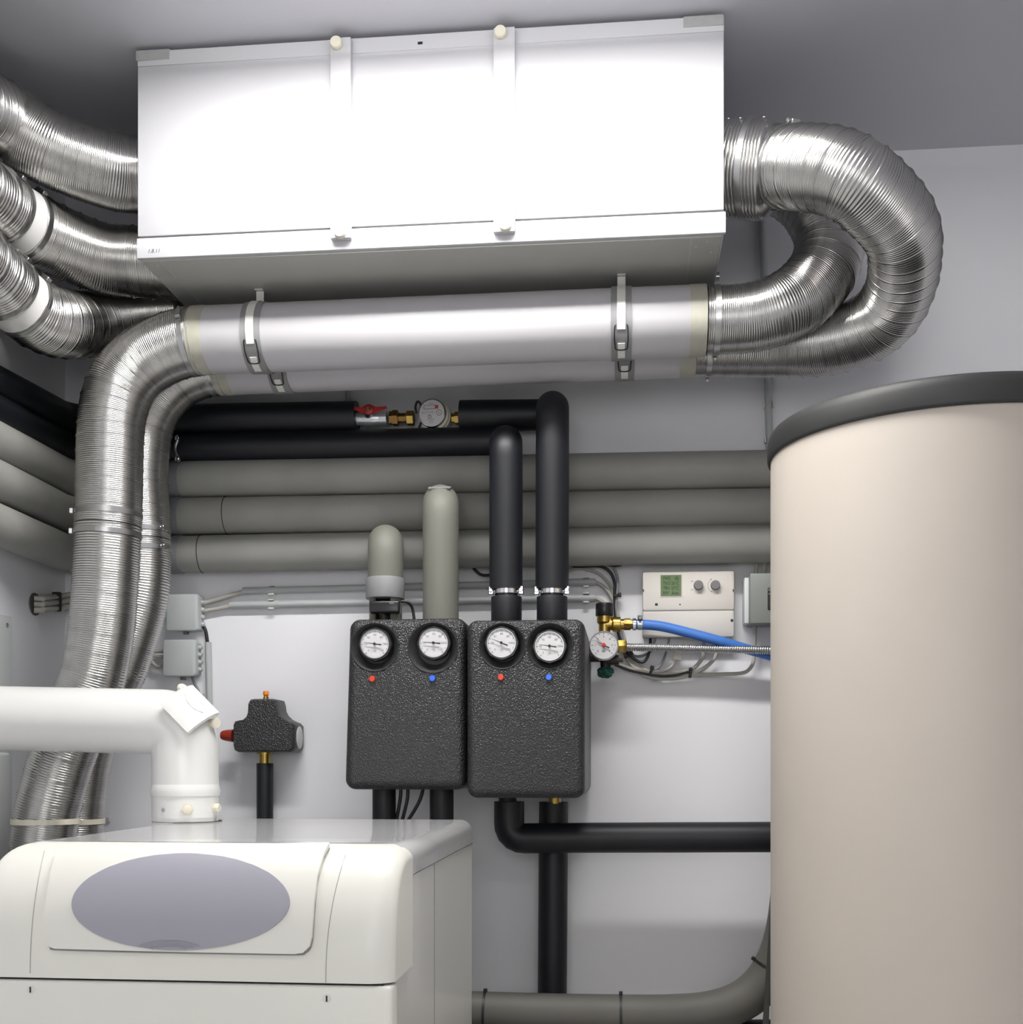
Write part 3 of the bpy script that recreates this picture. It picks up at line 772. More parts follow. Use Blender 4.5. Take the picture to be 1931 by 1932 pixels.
# lower grey pipe along the wall
YL = 2.60
t = thing('insulated_pipe', 'low grey insulated pipe with cable ties bending up behind the tank', 'insulated pipe', P(1000,1908,YL))
gp = catmull([P(700,1902,YL),P(870,1907,YL),P(1000,1911,YL),P(1150,1914,YL),P(1270,1914,YL),P(1345,1907,YL),P(1400,1888,YL),P(1440,1855,YL),P(1466,1813,YL),P(1483,1760,YL),P(1493,1690,YL),P(1497,1610,YL)], 12)
Lg = length(gp); b = nb(); q, _ = resample(gp, [Lg*i/120 for i in range(121)])
sweep(b, q, 37.5*mpp(1100,YL), 40); obj('foam_lagging', b, 'greydark', t)
gp4 = [V((*p, 37.5*mpp(1100,YL))) for p in gp]
for px, py in ((913,1908),(1176,1914),(1457,1829)):
    s = s_of(gp4, (px,py)); c, tg, r = at_path(gp4, s); b = nb(); ringband(b, c, tg, r-.001, r+.0016, .006, 40)
    up = V((0,0,1)); up = (up-tg*up.dot(tg)).normalized()
    if px > 1400: up = (V((-1,0,.6))-tg*V((-1,0,.6)).dot(tg)).normalized()
    obox(b, c+up*(r+.003), tg*.004, V((0,1,0))*.006, up*.004, .001, 1)
    obj('cable_tie', b, 'tie', t)
b = nb(); foam(b, [P(1360,1953,YL+.02), P(1500,1953,YL+.02)], .034, .03); single('insulated_pipe', b, 'black', 'black pipe just visible at the bottom edge beside the tank', 'insulated pipe', P(1400,1953,YL+.02))

# ------------------------------------------------------------------ storage tank
TX, TY, TR, TRL = .607, 2.30, .3298, .335
zb_, ztl = ZC+.583, ZC+.6366
t = thing('storage_tank', 'tall cylindrical beige hot water tank with dark lid', 'storage tank', (TX, TY, 0))
b = nb(); lathe(b, (TX,TY,.03), (0,0,1), [(0,TR-.02),(.012,TR),(zb_-.03,TR),(zb_+.01,TR-.001)], 128); obj('jacket', b, 'tank', t, 'smooth beige jacket')
b = nb(); zl = zb_; h = ztl-zb_
lathe(b, (TX,TY,zl), (0,0,1), [(0,TR+.0005),(-.002,TR+.003),(0,TRL),(.004,TRL+.0012),(h*.6,TRL+.001),(h*.82,TRL-.002),(h*.95,TRL-.007),(h,TRL-.016),(h+.004,TRL-.05),(h+.010,TRL*.5),(h+.011,0.0)], 128, caps=False)
lid = obj('lid', b, 'lid', t, 'dark grey domed lid', ang=50)
b = nb(); lathe(b, (TX,TY,0), (0,0,1), [(0,TR-.06),(.03,TR-.06)], 64); obj('base', b, 'lid', t)
b = nb(); e0, e1, e2, e3 = P(1458,1660,2.46), P(1440,1945,2.42), P(1451,1945,2.42), P(1460,1660,2.46)
plate(b, [e0, e1, e2, e3], .012); single('leaning_strip', b, 'board', 'narrow dark strip leaning behind the left side of the tank', 'strip', P(1446,1945,2.42))

# ------------------------------------------------------------------ boiler
SB = .925
def BY(v): return v*SB
zt_b = ZC-.131*SB
yfr, ytp, ybk = 1.66*SB, 1.785*SB, 2.58*SB
xr = P(741, 1860, yfr).x; xl = P(-60, 1840, yfr).x
zseam = P(400, 1851, yfr).z
t = thing('boiler', 'ivory floor standing boiler with curved hood and lilac oval panel', 'boiler', ((xl+xr)/2, yfr, 0))
def hoodY(z):
    """front profile of the hood from the seam up to the flat top"""
    h = (z-zseam)/(zt_b-zseam)
    h = max(0, min(1, h)); return h
def prof_pts(n=44):
    """(y, z) along the front: superelliptic shoulder from the seam up to the flat top"""
    H, a_, q = zt_b-zseam, .128, 2/2.45; out = []
    for k_ in range(n+1):
        t_ = pi/2*k_/n; out.append((yfr+a_*(1-max(0, cos(t_))**q), zseam+H*sin(t_)**q))
    return out
pp = prof_pts()
ytop0 = pp[-1][0]
# hood shell with rounded ends: loft the profile across x with the ends pulled in
def hood_mesh(x0_, x1_, endr, yend, push=0.):
    bm = nb(); cols = []
    xs = []; m_ = 10
    for k_ in range(m_+1): a_ = pi/2*k_/m_; xs.append((x0_+endr*(1-sin(a_)) if False else x0_+endr*(1-cos(a_)), sin(a_)))
    xs = [(x0_+endr*(1-cos(pi/2*k_/m_))if False else x0_+endr-endr*cos(pi/2*k_/m_), sin(pi/2*k_/m_)) for k_ in range(m_+1)]
    xs += [(x0_+endr+(x1_-x0_-2*endr)*k_/12, 1.) for k_ in range(1, 12)]
    xs += [(x1_-endr+endr*cos(pi/2*(m_-k_)/m_), sin(pi/2*(m_-k_)/m_)) for k_ in range(m_+1)]
    full = pp+[(yend, pp[-1][1])]
    for x, f in xs:
        col = []
        for (y, z) in full:
            # the ends round back: move along the local inward normal
            inset = endr*.62*(1-f)
            yy = y+inset*(1 if y < yend else 0)*max(0, 1-(y-yfr)/(ytop0-yfr)*.6)
            zz = z-inset*max(0, (z-zseam)/(zt_b-zseam))**2*.9
            col.append(bm.verts.new((x, min(yy, yend), zz)))
        cols.append(col)
    for a_, c_ in zip(cols, cols[1:]):
        for k_ in range(len(a_)-1): bm.faces.new((a_[k_], a_[k_+1], c_[k_+1], c_[k_]))
    # closed ends and underside
    for col in (cols[0], cols[-1]):
        q = [bm.verts.new((col[0].co.x, yend, zseam))]
        bm.faces.new(col+q)
    return bm
obj('hood', hood_mesh(xl, xr, .040, ytop0+.02), 'hood', t, 'curved ivory front hood')
# body: top cover and sides
xs0, xs1 = xl+.006, xr-.004
b = nb()
ys_ = ytop0+.012
def cover_section(x0_, x1_, zt_, r, n=8):
    """cross-section (x,z) of the top cover: sides 45 mm down, rounded shoulders"""
    out = [(x0_, zt_-.047)]
    for k_ in range(n+1): a_ = pi/2*k_/n; out.append((x0_+r*(1-cos(a_)), zt_-r+r*sin(a_)))
    for k_ in range(n+1): a_ = pi/2*k_/n; out.append((x1_-r+r*sin(a_), zt_-r+r*cos(a_)))
    out.append((x1_, zt_-.047)); return out
sec = cover_section(xs0, xs1, zt_b, .026)
rA = [b.verts.new((x, ys_, z)) for x, z in sec]; rB = [b.verts.new((x, ybk-.012, z)) for x, z in sec]
rC = [b.verts.new(((x-(xl+xr)/2)*.985+(xl+xr)/2, ybk, z-.006)) for x, z in sec]
for a_, c_ in ((rA, rB), (rB, rC)):
    for k_ in range(len(sec)-1): b.faces.new((a_[k_], a_[k_+1], c_[k_+1], c_[k_]))
b.faces.new(rC); b.faces.new(rA[::-1])
top = obj('top_cover', b, 'boilertop', t, 'glossy pale top cover')
b = nb(); prf = [(yfr+.03, .06)]+[(y+.030, z) for y, z in pp if z < zt_b-.052]
prf += [(prf[-1][0]+.012, zt_b-.0495), (ybk-.004, zt_b-.0495), (ybk-.004, .06)]
sa, sb_ = [b.verts.new((xs0+.003, y, z)) for y, z in prf], [b.verts.new((xs1-.003, y, z)) for y, z in prf]
b.faces.new(sa); b.faces.new(sb_[::-1])
for k_ in range(len(prf)): b.faces.new((sa[k_], sb_[k_], sb_[(k_+1)%len(prf)], sa[(k_+1)%len(prf)]))
obj('side_panel', b, 'boiler', t, ang=20)
xsm = P(822, 1700, 2.25*SB+.02)
b = nb(); ysm = (xs1)/ratio(823); box(b, (xs1-.0035, ysm-.0012, .06), (xs1-.0022, ysm+.0012, zt_b-.05)); obj('side_seam', b, 'rubber', t)
b = nb(); box(b, (xl+.002, yfr-.001, .08), (xr-.001, yfr+.04, zseam-.0032), .005, 3); fp = obj('lower_door', b, 'hood', t, 'flat ivory lower front')
b = nb(); box(b, (xl+.012, yfr+.006, zseam-.005), (xr-.014, yfr+.04, zseam+.002)); obj('door_gap', b, 'seam', t)
for px, py in ((58,1867),(617,1884)):
    c = P(px, py, yfr-.001); b = nb(); lathe(b, c+V((0,.001,0)), (0,-1,0), [(0,.0062),(.0015,.006),(.002,.005)], 20); lk = obj('quarter_turn_lock', b, 'strap', fp)
    b = nb(); box(b, c+V((-.0011,-.0016,-.004)), c+V((.0011,-.0009,.004))); obj('lock_slot', b, 'ink', lk)
b = nb(); box(b, (xl+.01, yfr+.01, 0), (xr-.01, ybk-.01, .07)); obj('plinth', b, 'lid', t)
# points on the hood surface
pl_ = [0]
for a_, c_ in zip(pp, pp[1:]): pl_.append(pl_[-1]+math.hypot(c_[0]-a_[0], c_[1]-a_[1]))
def hood_pt(px, py, lift=0.):
    """hit of the camera ray with the hood profile"""
    best = None
    for (ya, za), (yb2, zb2) in zip(pp, pp[1:]):
        lo2, hi2 = 0., 1.
        def g_(f):
            y = ya+(yb2-ya)*f; z = za+(zb2-za)*f; return P(px, py, y).z-z
        if g_(0)*g_(1) <= 0:
            for _ in range(30):
                m2 = (lo2+hi2)/2
                if g_(0)*g_(m2) <= 0: hi2 = m2
                else: lo2 = m2
            y = ya+(yb2-ya)*lo2; n_ = V((0, -(zb2-za), (yb2-ya))).normalized(); p = P(px, py, y); return p+n_*lift, n_
    y, z = pp[-1]; return P(px, py, y), V((0,-.7,.7))
def hood_patch(outline, lift, depth_, center, rings=36):
    """raised patch that follows the hood, outline in pixels"""
    bm = nb(); rr_ = []
    for q in range(rings+1):
        f = 1-q/rings
        rr_.append([bm.verts.new(hood_pt(center[0]+(x-center[0])*f, center[1]+(y-center[1])*f, lift)[0]) for x, y in outline] if q < rings else None)
    n = len(outline)
    for q in range(rings-1):
        for k_ in range(n): bm.faces.new((rr_[q][k_], rr_[q][(k_+1)%n], rr_[q+1][(k_+1)%n], rr_[q+1][k_]))
    cv = bm.verts.new(hood_pt(center[0], center[1], lift)[0])
    for k_ in range(n): bm.faces.new((rr_[rings-1][k_], rr_[rings-1][(k_+1)%n], cv))
    ed = [bm.verts.new(hood_pt(x, y, lift-depth_)[0]) for x, y in outline]
    for k_ in range(n): bm.faces.new((rr_[0][k_], ed[k_], ed[(k_+1)%n], rr_[0][(k_+1)%n]))
    return bm
def dense(pts, n=8):
    out = []
    for a_, c_ in zip(pts, pts[1:]+pts[:1]):
        for k_ in range(n): out.append((a_[0]+(c_[0]-a_[0])*k_/n, a_[1]+(c_[1]-a_[1])*k_/n))
    return out
flap = dense([(112,1612),(360,1606),(623,1603),(613,1622),(602,1660),(596,1710),(592,1768),(588,1785),(576,1796),(562,1799),(330,1795),(110,1789),(97,1784),(88,1770),(87,1758),(92,1710),(100,1655)], 6)
fo = obj('flap', hood_patch(flap, .011, .013, (345,1700)), 'hood', t, 'raised front flap')
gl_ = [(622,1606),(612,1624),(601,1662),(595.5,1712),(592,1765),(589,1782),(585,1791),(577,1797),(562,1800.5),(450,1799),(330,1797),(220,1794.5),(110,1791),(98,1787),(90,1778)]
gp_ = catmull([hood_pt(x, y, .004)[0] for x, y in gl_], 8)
b = nb(); sweep(b, gp_, .0011, 8); obj('flap_gap_shadow', b, 'rubber', t, 'dark line drawn for the gap and shadow around the flap')  # dark tube draws the shade under the flap's lip along with its gap
ov = []
for k_ in range(96):
    a_ = 2*pi*k_/96; ov.append((347.5+204*cos(a_)+0, 1708+83.5*sin(a_)+(3 if cos(a_) < 0 else -3)*abs(cos(a_))*.7))
ob_ = obj('oval_badge', hood_patch(ov, .0145, .006, (347,1707), 40), 'badge', fo, 'lilac grey oval')
b = nb()
for q in range(6):
    pts = []
    for k_ in range(25):
        a_ = pi*(.14+.72*k_/24); x = 326+(64-q*6)*cos(a_); y = 1793-(21-q*2.6)*sin(a_)
        pts.append(hood_pt(x, y, .0148)[0])
    sweep(b, pts, .0007, 6)
obj('grip_ridges', b, 'badge', fo)
for (xa, xb_) in ((57, 84), (615, 652)):
    b = nb(); pts = [hood_pt(xa+(xb_-xa)*(f**2.2), 1846+8*(xa > 300)-f*(240), .0002)[0] for f in [k_/24 for k_ in range(25)]]
    sweep(b, pts, .0006, 6); obj('hood_seam', b, 'duct_tape', t)
# ------------------------------------------------------------------ flue
YFL = 2.447*SB
kf = mpp(350, YFL); rf = 61.5*kf
t = thing('flue_pipe', 'white flue pipe rising from the boiler and turning left with an inspection cover', 'flue pipe', P(350,1545,YFL))
xc_ = P(350, 1450, YFL).x; zh = P(350, 1363, YFL).z
far = P(0, 1355, YFL); far = V((XL-.02 if False else XL+.001, YFL, far.z+(far.z-zh)/(far.x-xc_)*(XL-far.x)))
b = nb()
pth = fillet([far, V((xc_, YFL, zh)), V((xc_, YFL, zt_b+.07))], .050, 14); sweep(b, pth, rf, 56); obj('elbow_pipe', b, 'flue', t)
b = nb(); zf = P(350,1492,YFL).z
lathe(b, (xc_, YFL, zt_b-.004), (0,0,1), [(0,rf*.985),(.012,rf*.985),(.012,rf*1.0),(zf-zt_b-.006,rf*1.0),(zf-zt_b-.005,rf*1.03),(zf-zt_b+.004,rf*1.045),(zf-zt_b+.010,rf*1.03),(zf-zt_b+.015,rf*1.01),(zf-zt_b+.02,rf*.99)], 56, caps=False); fl = obj('flue_collar', b, 'flue', t, 'collar with plugs')
b = nb(); lathe(b, (xc_+.003, YFL+.002, zt_b), (0,0,1), [(0,rf*.98),(0,rf*1.045),(.0008,rf*1.045),(.0008,rf*.98)], 56, caps=False); obj('flue_gap', b, 'seam', t)
def onfl(px, py, r):
    X = ratio(px)*YFL
    for _ in range(6):
        dx = max(-r*.99, min(r*.99, X-xc_)); y = YFL-sqrt(r*r-dx*dx); X = ratio(px)*y
    p = P(px, py, y); n_ = V((p.x-xc_, y-YFL, 0)).normalized(); return p, n_
for px, py, kind in ((353,1527,'hex'),(400,1524,'knob'),(308,1528,'screw')):
    p, n_ = onfl(px, py, rf); b = nb()
    if kind == 'hex': lathe(b, p-n_*.003, n_, [(0,.0125),(.006,.0125),(.006,.0095),(.012,.0095),(.013,.008)], 6); nm, m_ = 'hex_plug', 'cream'
    elif kind == 'knob': lathe(b, p-n_*.003, n_, [(0,.0125),(.010,.0125),(.010,.0085),(.018,.0085),(.020,.007)], 8); nm, m_ = 'hex_plug', 'cream'
    else: lathe(b, p-n_*.002, n_, [(0,.0038),(.003,.0038),(.004,.002)], 12); nm, m_ = 'screw', 'steel'
    obj(nm, b, m_, fl)
# inspection cover: curved plate on the outside of the bend
b = nb()
ce = V((xc_-.006, YFL, zh-.006)); ax_ = V((1,0,-1)).normalized(); out_ = V((1,0,1)).normalized(); fwd = V((0,-1,0))
rows = []
for i in range(13):
    a_ = radians(8+ 70*i/12); nv = out_*cos(a_)+fwd*sin(a_)
    hl = .041
    rows.append([b.verts.new(ce+nv*rr2+ax_*s_) for rr2, s_ in ((rf+.002,-hl),(rf+.010,-hl+.002),(rf+.010,hl-.002),(rf+.002,hl))])
for p_, q_ in zip(rows, rows[1:]):
    for k_ in range(4): b.faces.new((p_[k_], p_[(k_+1)%4], q_[(k_+1)%4], q_[k_]))
b.faces.new(rows[0]); b.faces.new(rows[-1][::-1])
cv_ = obj('inspection_cover', b, 'flue', t, 'diagonal white inspection cover')
b = nb(); nv = out_*cos(radians(38))+fwd*sin(radians(38)); sweep(b, catmull([ce+nv*(rf+.0105)+ax_*s_+ (out_*cos(radians(52))+fwd*sin(radians(52))-nv)*w_*rf for s_, w_ in ((-.026,0),(-.010,.55),(.010,.55),(.026,0))], 6), .0016, 8); obj('moulded_rib', b, 'flue', cv_)
for px, py in ((343,1301),(405,1364)):
    c = P(px, py, YFL-.012); b = nb(); d_ = V((.55,-.45,.7)).normalized() if px < 380 else V((.85,-.5,-.1)).normalized()
    lathe(b, c-d_*.012, d_, [(0,.007),(.012,.008),(.014,.0105),(.018,.0105),(.020,.009)], 14); obj('cover_screw', b, 'cream', cv_)

# ------------------------------------------------------------------ air separator
yA0 = D-.092; YA = yA0+.04
t = thing('air_separator', 'small black foam air separator with red knob and orange cap', 'air separator', P(500,1420,YA))
def smooth_poly(pts): return [P(px, py, yA0) for px, py in pts]
oc = [(467,1326),(471,1319),(478,1318),(513,1318),(519,1320),(522,1330),(523,1340),(527,1348),(535,1356),(545,1361),(551,1363),(556,1369),(556,1408),(554,1415),(548,1419),(447,1419),(440,1415),(438,1408),(438,1368),(441,1361),(449,1359),(456,1358),(463,1352),(466,1344)]
# extrude with rounded rims
b = nb(); P0 = smooth_poly(oc); cc = sum(P0, V((0,0,0)))/len(P0); loops = []
for yy, ins in ((0,.07),(.004,.03),(.012,.0),(.078,.0),(.082,.03)):
    loops.append([b.verts.new(V((p.x+(cc.x-p.x)*ins, yA0+yy, p.z+(cc.z-p.z)*ins))) for p in P0])
n = len(P0)
for a_, c_ in zip(loops, loops[1:]):
    for k_ in range(n): b.faces.new((a_[k_], a_[(k_+1)%n], c_[(k_+1)%n], c_[k_]))
b.faces.new(loops[0]); b.faces.new(loops[-1][::-1])
obj('foam_shell', b, 'epp', t)
ka = mpp(500, YA)
xe = P(556, 1390, yA0).x
b = nb(); lathe(b, V((xe-.002, yA0+.042, P(556,1391,yA0).z)), (1,0,0), [(0,21*ka),(.003,21*ka),(.004,19*ka)], 32); obj('end_disc', b, 'panel', t, 'pale disc on the right end')
q = P(440,1388,yA0+.03); b = nb(); lathe(b, q, (-1,0,.04), [(0,12*ka),(14*ka,10.5*ka),(21*ka,8.5*ka),(23*ka,7*ka)], 16); obj('knob', b, 'darkred', t, 'dark red knob')
q = P(502,1320,yA0+.042); b = nb(); lathe(b, q, (0,0,1), [(-.004,5.5*ka),(5*ka,5.5*ka),(5*ka,4*ka),(8*ka,4*ka)], 12); obj('vent_stem', b, 'brass', t)
b = nb(); lathe(b, q+V((0,0,7*ka)), (0,0,1), [(0,3.5*ka),(2*ka,5.5*ka),(7*ka,5.5*ka),(9*ka,4.5*ka)], 12); obj('vent_cap', b, 'orange', t, 'orange cap')
q = P(500,1419,yA0+.042); b = nb(); lathe(b, q+V((0,0,.004)), (0,0,-1), [(0,15*ka),(7*ka,15*ka),(7*ka,11*ka),(26*ka,11*ka)], 20); obj('brass_stem', b, 'brass', t)
b = nb(); foam(b, [P(500,1440,yA0+.042), P(500,2250,yA0+.042)], 15.5*ka, .02, wob=.004); single('insulated_pipe', b, 'black', 'slim black pipe below the small black air separator', 'insulated pipe', P(500,1760,yA0+.042))

# ------------------------------------------------------------------ safety valve, pressure gauge, hoses
YS = D-.078
ks = mpp(1140, YS)
t = thing('safety_valve', 'brass safety valve with black cap above the pressure gauge', 'safety valve', P(1140,1200,YS))
b = nb(); lathe(b, P(1141,1163,YS), (0,0,1), [(0,15.5*ks),(2*ks,17*ks),(21*ks,17*ks),(24*ks,16*ks),(25*ks,13*ks)], 28); obj('cap', b, 'plastic', t, 'black ribbed cap')
b = nb(); lathe(b, P(1141,1240,YS), (0,0,1), [(0,12*ks),(50*ks,11*ks),(62*ks,11*ks),(66*ks,14.5*ks),(79*ks,14.5*ks)], 24)
lathe(b, P(1141,1178,YS), (1,0,-.01), [(0,11*ks),(14*ks,11*ks),(17*ks,14*ks),(30*ks,14*ks),(31*ks,10*ks),(46*ks,10*ks)], 24); obj('valve_body', b, 'brass', t)
b = nb(); lathe(b, P(1176,1178,YS), (1,0,0), [(0,9.5*ks),(3*ks,11*ks),(14*ks,11*ks),(14*ks,9*ks),(20*ks,9*ks)], 8); obj('reducer', b, 'brassd', t)
b = nb(); lathe(b, P(1194,1178,YS), (1,0,0), [(0,11*ks),(1*ks,12*ks),(6*ks,12*ks),(7*ks,10*ks)], 10); obj('ring_nut', b, 'chrome', t)
t = thing('pressure_gauge', 'round white pressure gauge with red pointer beside the right pump group', 'pressure gauge', P(1140,1219,YS-.03))
gauge(t, 1140, 1219, YS-.040, 28, 151, (['0','1','2','3','4','5','6'], 225, -45, 'bar'), name='gauge_case', arms=False, two=136, col='steel', rim='badge')
t = thing('drain_valve', 'dark drain valve with green corroded end below the pressure gauge', 'drain valve', P(1143,1275,YS))
b = nb(); lathe(b, P(1143,1236,YS), (0,0,-1), [(0,13*ks),(12*ks,12*ks),(14*ks,10*ks),(24*ks,9.5*ks)], 16); lathe(b, P(1143,1246,YS-.005), (1,0,0), [(0,9*ks),(18*ks,9*ks),(18*ks,10*ks),(25*ks,10*ks),(25*ks,4*ks),(33*ks,3.6*ks)], 10); lathe(b, P(1112,1241,YS+.01), (1,0,-.02), [(0,8*ks),(30*ks,8*ks)], 14); obj('valve_body', b, 'darkvalve', t)
b = nb()
bmesh.ops.create_icosphere(b, subdivisions=4, radius=1)
for v in b.verts:
    n_ = v.co.normalized(); f = 1+.28*noise.noise(n_*4.2)+.18*noise.noise(n_*9)
    v.co = P(1143,1267,YS)+V((n_.x*15*ks*f, n_.y*13*ks*f, n_.z*9*ks*f-(.004 if n_.z < -.6 else 0)))
obj('corroded_end', b, 'verdigris', t, 'crust of green corrosion', ang=180)
# brass tee towards the steel hose
t = thing('corrugated_hose', 'bright ribbed steel hose from the pressure gauge to behind the tank', 'hose', P(1168,1221,YS))
b = nb(); lathe(b, P(1164,1220,YS), (1,0,0), [(0,12*ks),(3*ks,13.2*ks),(16*ks,13.2*ks),(19*ks,11*ks)], 6); lathe(b, P(1104,1220,YS+.005), (1,0,0), [(0,7*ks),(62*ks,7*ks)], 16); obj('hex_nut', b, 'brass', t)
hp = catmull([P(1180,1221,YS),P(1250,1222,YS),P(1330,1224,YS),P(1455,1227,YS),P(1520,1230,YS+.05)], 14); Lh = length(hp)
b = nb(); ds, rad = [], []; s = 0
while s < Lh:
    for f, h in ((0,6.2),(.3,7.2),(.5,8.6),(.7,7.2)): ds.append(s+.0052*f); rad.append(h*ks)
    s += .0052
q, _ = resample(hp, ds); sweep(b, q, rad, 24); obj('ribbed_tube', b, 'steel', t, ang=180)
t = thing('water_hose', 'blue rubber hose clamped to the brass safety valve', 'hose', P(1205,1178,YS))
b = nb(); cab(b, [(1197,1178,YS),(1225,1179,YS),(1255,1183,YS),(1300,1194,YS),(1350,1207,YS),(1400,1222,YS+.01),(1455,1237,YS+.02),(1520,1256,YS+.05)], 9.4*ks, 24, 12); obj('hose_tube', b, 'hose', t)
hose_clamp(t, P(1208,1178,YS), V((1,0,0)), 9.6*ks, V((0,-.2,1)))

# ------------------------------------------------------------------ controller on the back wall
YCt = D-.045
x0c, x1c = P(1213,1140,YCt).x, P(1386,1140,YCt).x
zt_c, zm_c, zb_c = P(1300,1077,YCt).z, P(1300,1152,YCt).z, P(1300,1202,YCt).z
kc = mpp(1300, YCt)
t = thing('heating_controller', 'beige heating controller with green display and two grey knobs', 'controller', P(1300,1202,YCt))
def rplate(x0_, x1_, z0_, z1_, y0_, y1_, r, bev=.004):
    bm = nb(); o2 = rrect(x0_, x1_, z0_, z1_, r); cx2, cz2 = (x0_+x1_)/2, (z0_+z1_)/2; L_ = []
    for yy, ins in ((y1_,0),(y0_+bev,0),(y0_+bev*.3,bev*.3),(y0_,bev)):
        fx, fz = 1-ins/((x1_-x0_)/2), 1-ins/((z1_-z0_)/2)
        L_.append([bm.verts.new((cx2+(x-cx2)*fx, yy, cz2+(z-cz2)*fz)) for x, z in o2])
    n2 = len(o2)
    for a_, c_ in zip(L_, L_[1:]):
        for k_ in range(n2): bm.faces.new((a_[k_], a_[(k_+1)%n2], c_[(k_+1)%n2], c_[k_]))
    bm.faces.new(L_[0]); bm.faces.new(L_[-1][::-1]); return bm
obj('case', rplate(x0c, x1c, zb_c, zt_c, YCt+.002, D-.001, 6*kc, .003), 'ctrl', t)
obj('upper_cover', rplate(x0c, x1c, zm_c+.0006, zt_c, YCt-.002, YCt+.008, 4*kc, .003), 'ctrl', t)
obj('lower_flap', rplate(x0c, x1c, zb_c, zm_c-.0006, YCt-.001, YCt+.008, 4*kc, .003), 'ctrl2', t)
def cp(px, py, y=YCt-.0022): return P(px, py, y)
def flat(px0, px1, py0, py1, y0_, y1_):
    bm = nb(); a_, c_ = P(px0, py1, y0_), P(px1, py0, y0_); box(bm, (a_.x, y0_, a_.z), (c_.x, y1_, c_.z)); return bm
fr_ = flat(1245.5, 1287.5, 1083, 1126.5, YCt-.003, YCt); sc_ = obj('display_frame', fr_, 'ctrl', t)
dsp = obj('display', flat(1247, 1286, 1084.5, 1125, YCt-.0034, YCt-.001), 'lcd', sc_, 'green display showing four lines of text')
b = nb()
for i, (l, r_) in enumerate((('PWS','0%'),('TKO','26°C'),('TBU','53°C'),('BW','Auto'))):
    y = 1091.5+i*9.1
    text(b, l, 8.6*kc, P(1251.5, y, YCt-.0036), align='LEFT', sx=.78); text(b, r_, 8.6*kc, P(1281.5, y, YCt-.0036), align='RIGHT', sx=.78)
obj('display_text', b, 'ink', sc_, recalc=False)
for px in (1318, 1350):
    b = nb(); lathe(b, P(px,1104.5,YCt-.001), (0,-1,0), [(0,9*kc),(.010,8.7*kc),(.012,8*kc),(.0122,0)], 28, caps=False); obj('knob', b, 'knob', t)
b = nb()
for (u, v_, s) in ((1306.5,1096.5,1),(1306.5,1112.5,-1)):
    c = cp(u, v_)
    for sg in (-1, 1): obox(b, c+V((sg*1.0*kc,0,0)), V((1.2*kc,0,-sg*s*.7*kc)), V((0,.0003,0)), V((sg*s*.2*kc,0,.35*kc)))
for q in range(13):
    a_ = radians(120+120*q/12); c = cp(1350,1104.5)+V((cos(a_), 0, sin(a_)))*13.5*kc; obox(b, c, V((.35*kc,0,0)), V((0,.0003,0)), V((0,0,1.0*kc)))
for dy in (-11.5, 11.5):
    c = cp(1342.5,1104.5+dy); obox(b, c, V((1.2*kc,0,0)), V((0,.0003,0)), V((0,0,.4*kc)))
    if dy < 0: obox(b, c, V((.4*kc,0,0)), V((0,.0003,0)), V((0,0,1.2*kc)))
obj('printed_marks', b, 'inkgrey', t)
for (px, py, w, h) in ((1239,1140.5,2.6,2.2),(1283.5,1140.5,1.2,1.2),(1214.5,1114,1,2.4),(1384,1114,1,2.4)):
    c = cp(px, py); b = nb(); obox(b, c, V((w*kc,0,0)), V((0,.0006,0)), V((0,0,h*kc)), .0003, 1); obj('socket_hole', b, 'ink', t)
b = nb(); lathe(b, P(1381.5,1170.5,YCt-.001), (0,-1,0), [(0,2.6*kc),(.001,2.6*kc)], 16); obj('screw_hole', b, 'ink', t)
# cables under and left of the controller
YW = D-.010
def cable(label, pts, r, m='cable', group='cables by the controller'):
    b = nb(); cab(b, pts, r); return single('cable', b, m, label, 'cable', P(*pts[0]), group)
YQ = D-.022
cable('cream cable arching from the right black riser over the conduit ends', [(1066,1080,YW),(1085,1073,YW),(1105,1074,YW),(1130,1082,YW),(1150,1102,YW),(1160,1130,YW),(1168,1170,YQ),(1178,1200,YQ),(1184,1225,YQ),(1200,1250,YQ),(1222,1265,YQ),(1250,1268,YQ)], .0034)
cable('black cable curving from the right riser down past the cable tie', [(1068,1062,YQ),(1085,1068,YQ),(1110,1068,YQ),(1135,1069,YQ),(1152,1080,YQ),(1160,1100,YQ),(1160,1125,YQ),(1162,1165,YQ),(1170,1205,YQ),(1185,1232,YQ-.01),(1206,1248,YQ-.01),(1218,1246,YQ-.01),(1226,1228,YQ-.01),(1228,1200,YQ)], .0036, 'cableb')
cable('blue grey cable hanging beside the black one through the tie', [(1140,1052,YQ),(1155,1066,YQ),(1164,1085,YQ),(1166,1105,YQ),(1164,1125,YQ),(1162,1150,YQ),(1168,1185,YQ),(1180,1215,YQ),(1195,1236,YQ),(1213,1237,YQ),(1230,1226,YQ),(1238,1200,YQ)], .0034, 'cabled')
cable('upper grey cable leaving the end of the upper conduit', [(1122,1097,YW),(1138,1106,YW),(1152,1122,YW),(1162,1145,YW),(1174,1190,YW),(1186,1235,YW),(1205,1262,YQ),(1230,1270,YQ),(1270,1270,YQ),(1302,1264,YQ),(1320,1250,YQ),(1328,1232,YQ),(1329,1203,YQ)], .0046)
cable('lower grey cable leaving the end of the lower conduit', [(1122,1127,YW),(1140,1138,YW),(1158,1160,YW),(1172,1200,YW),(1180,1235,YW),(1196,1258,YQ),(1220,1276,YQ),(1250,1281,YQ),(1290,1277,YQ),(1325,1263,YQ),(1345,1247,YQ),(1352,1232,YQ),(1353,1203,YQ)], .0046)
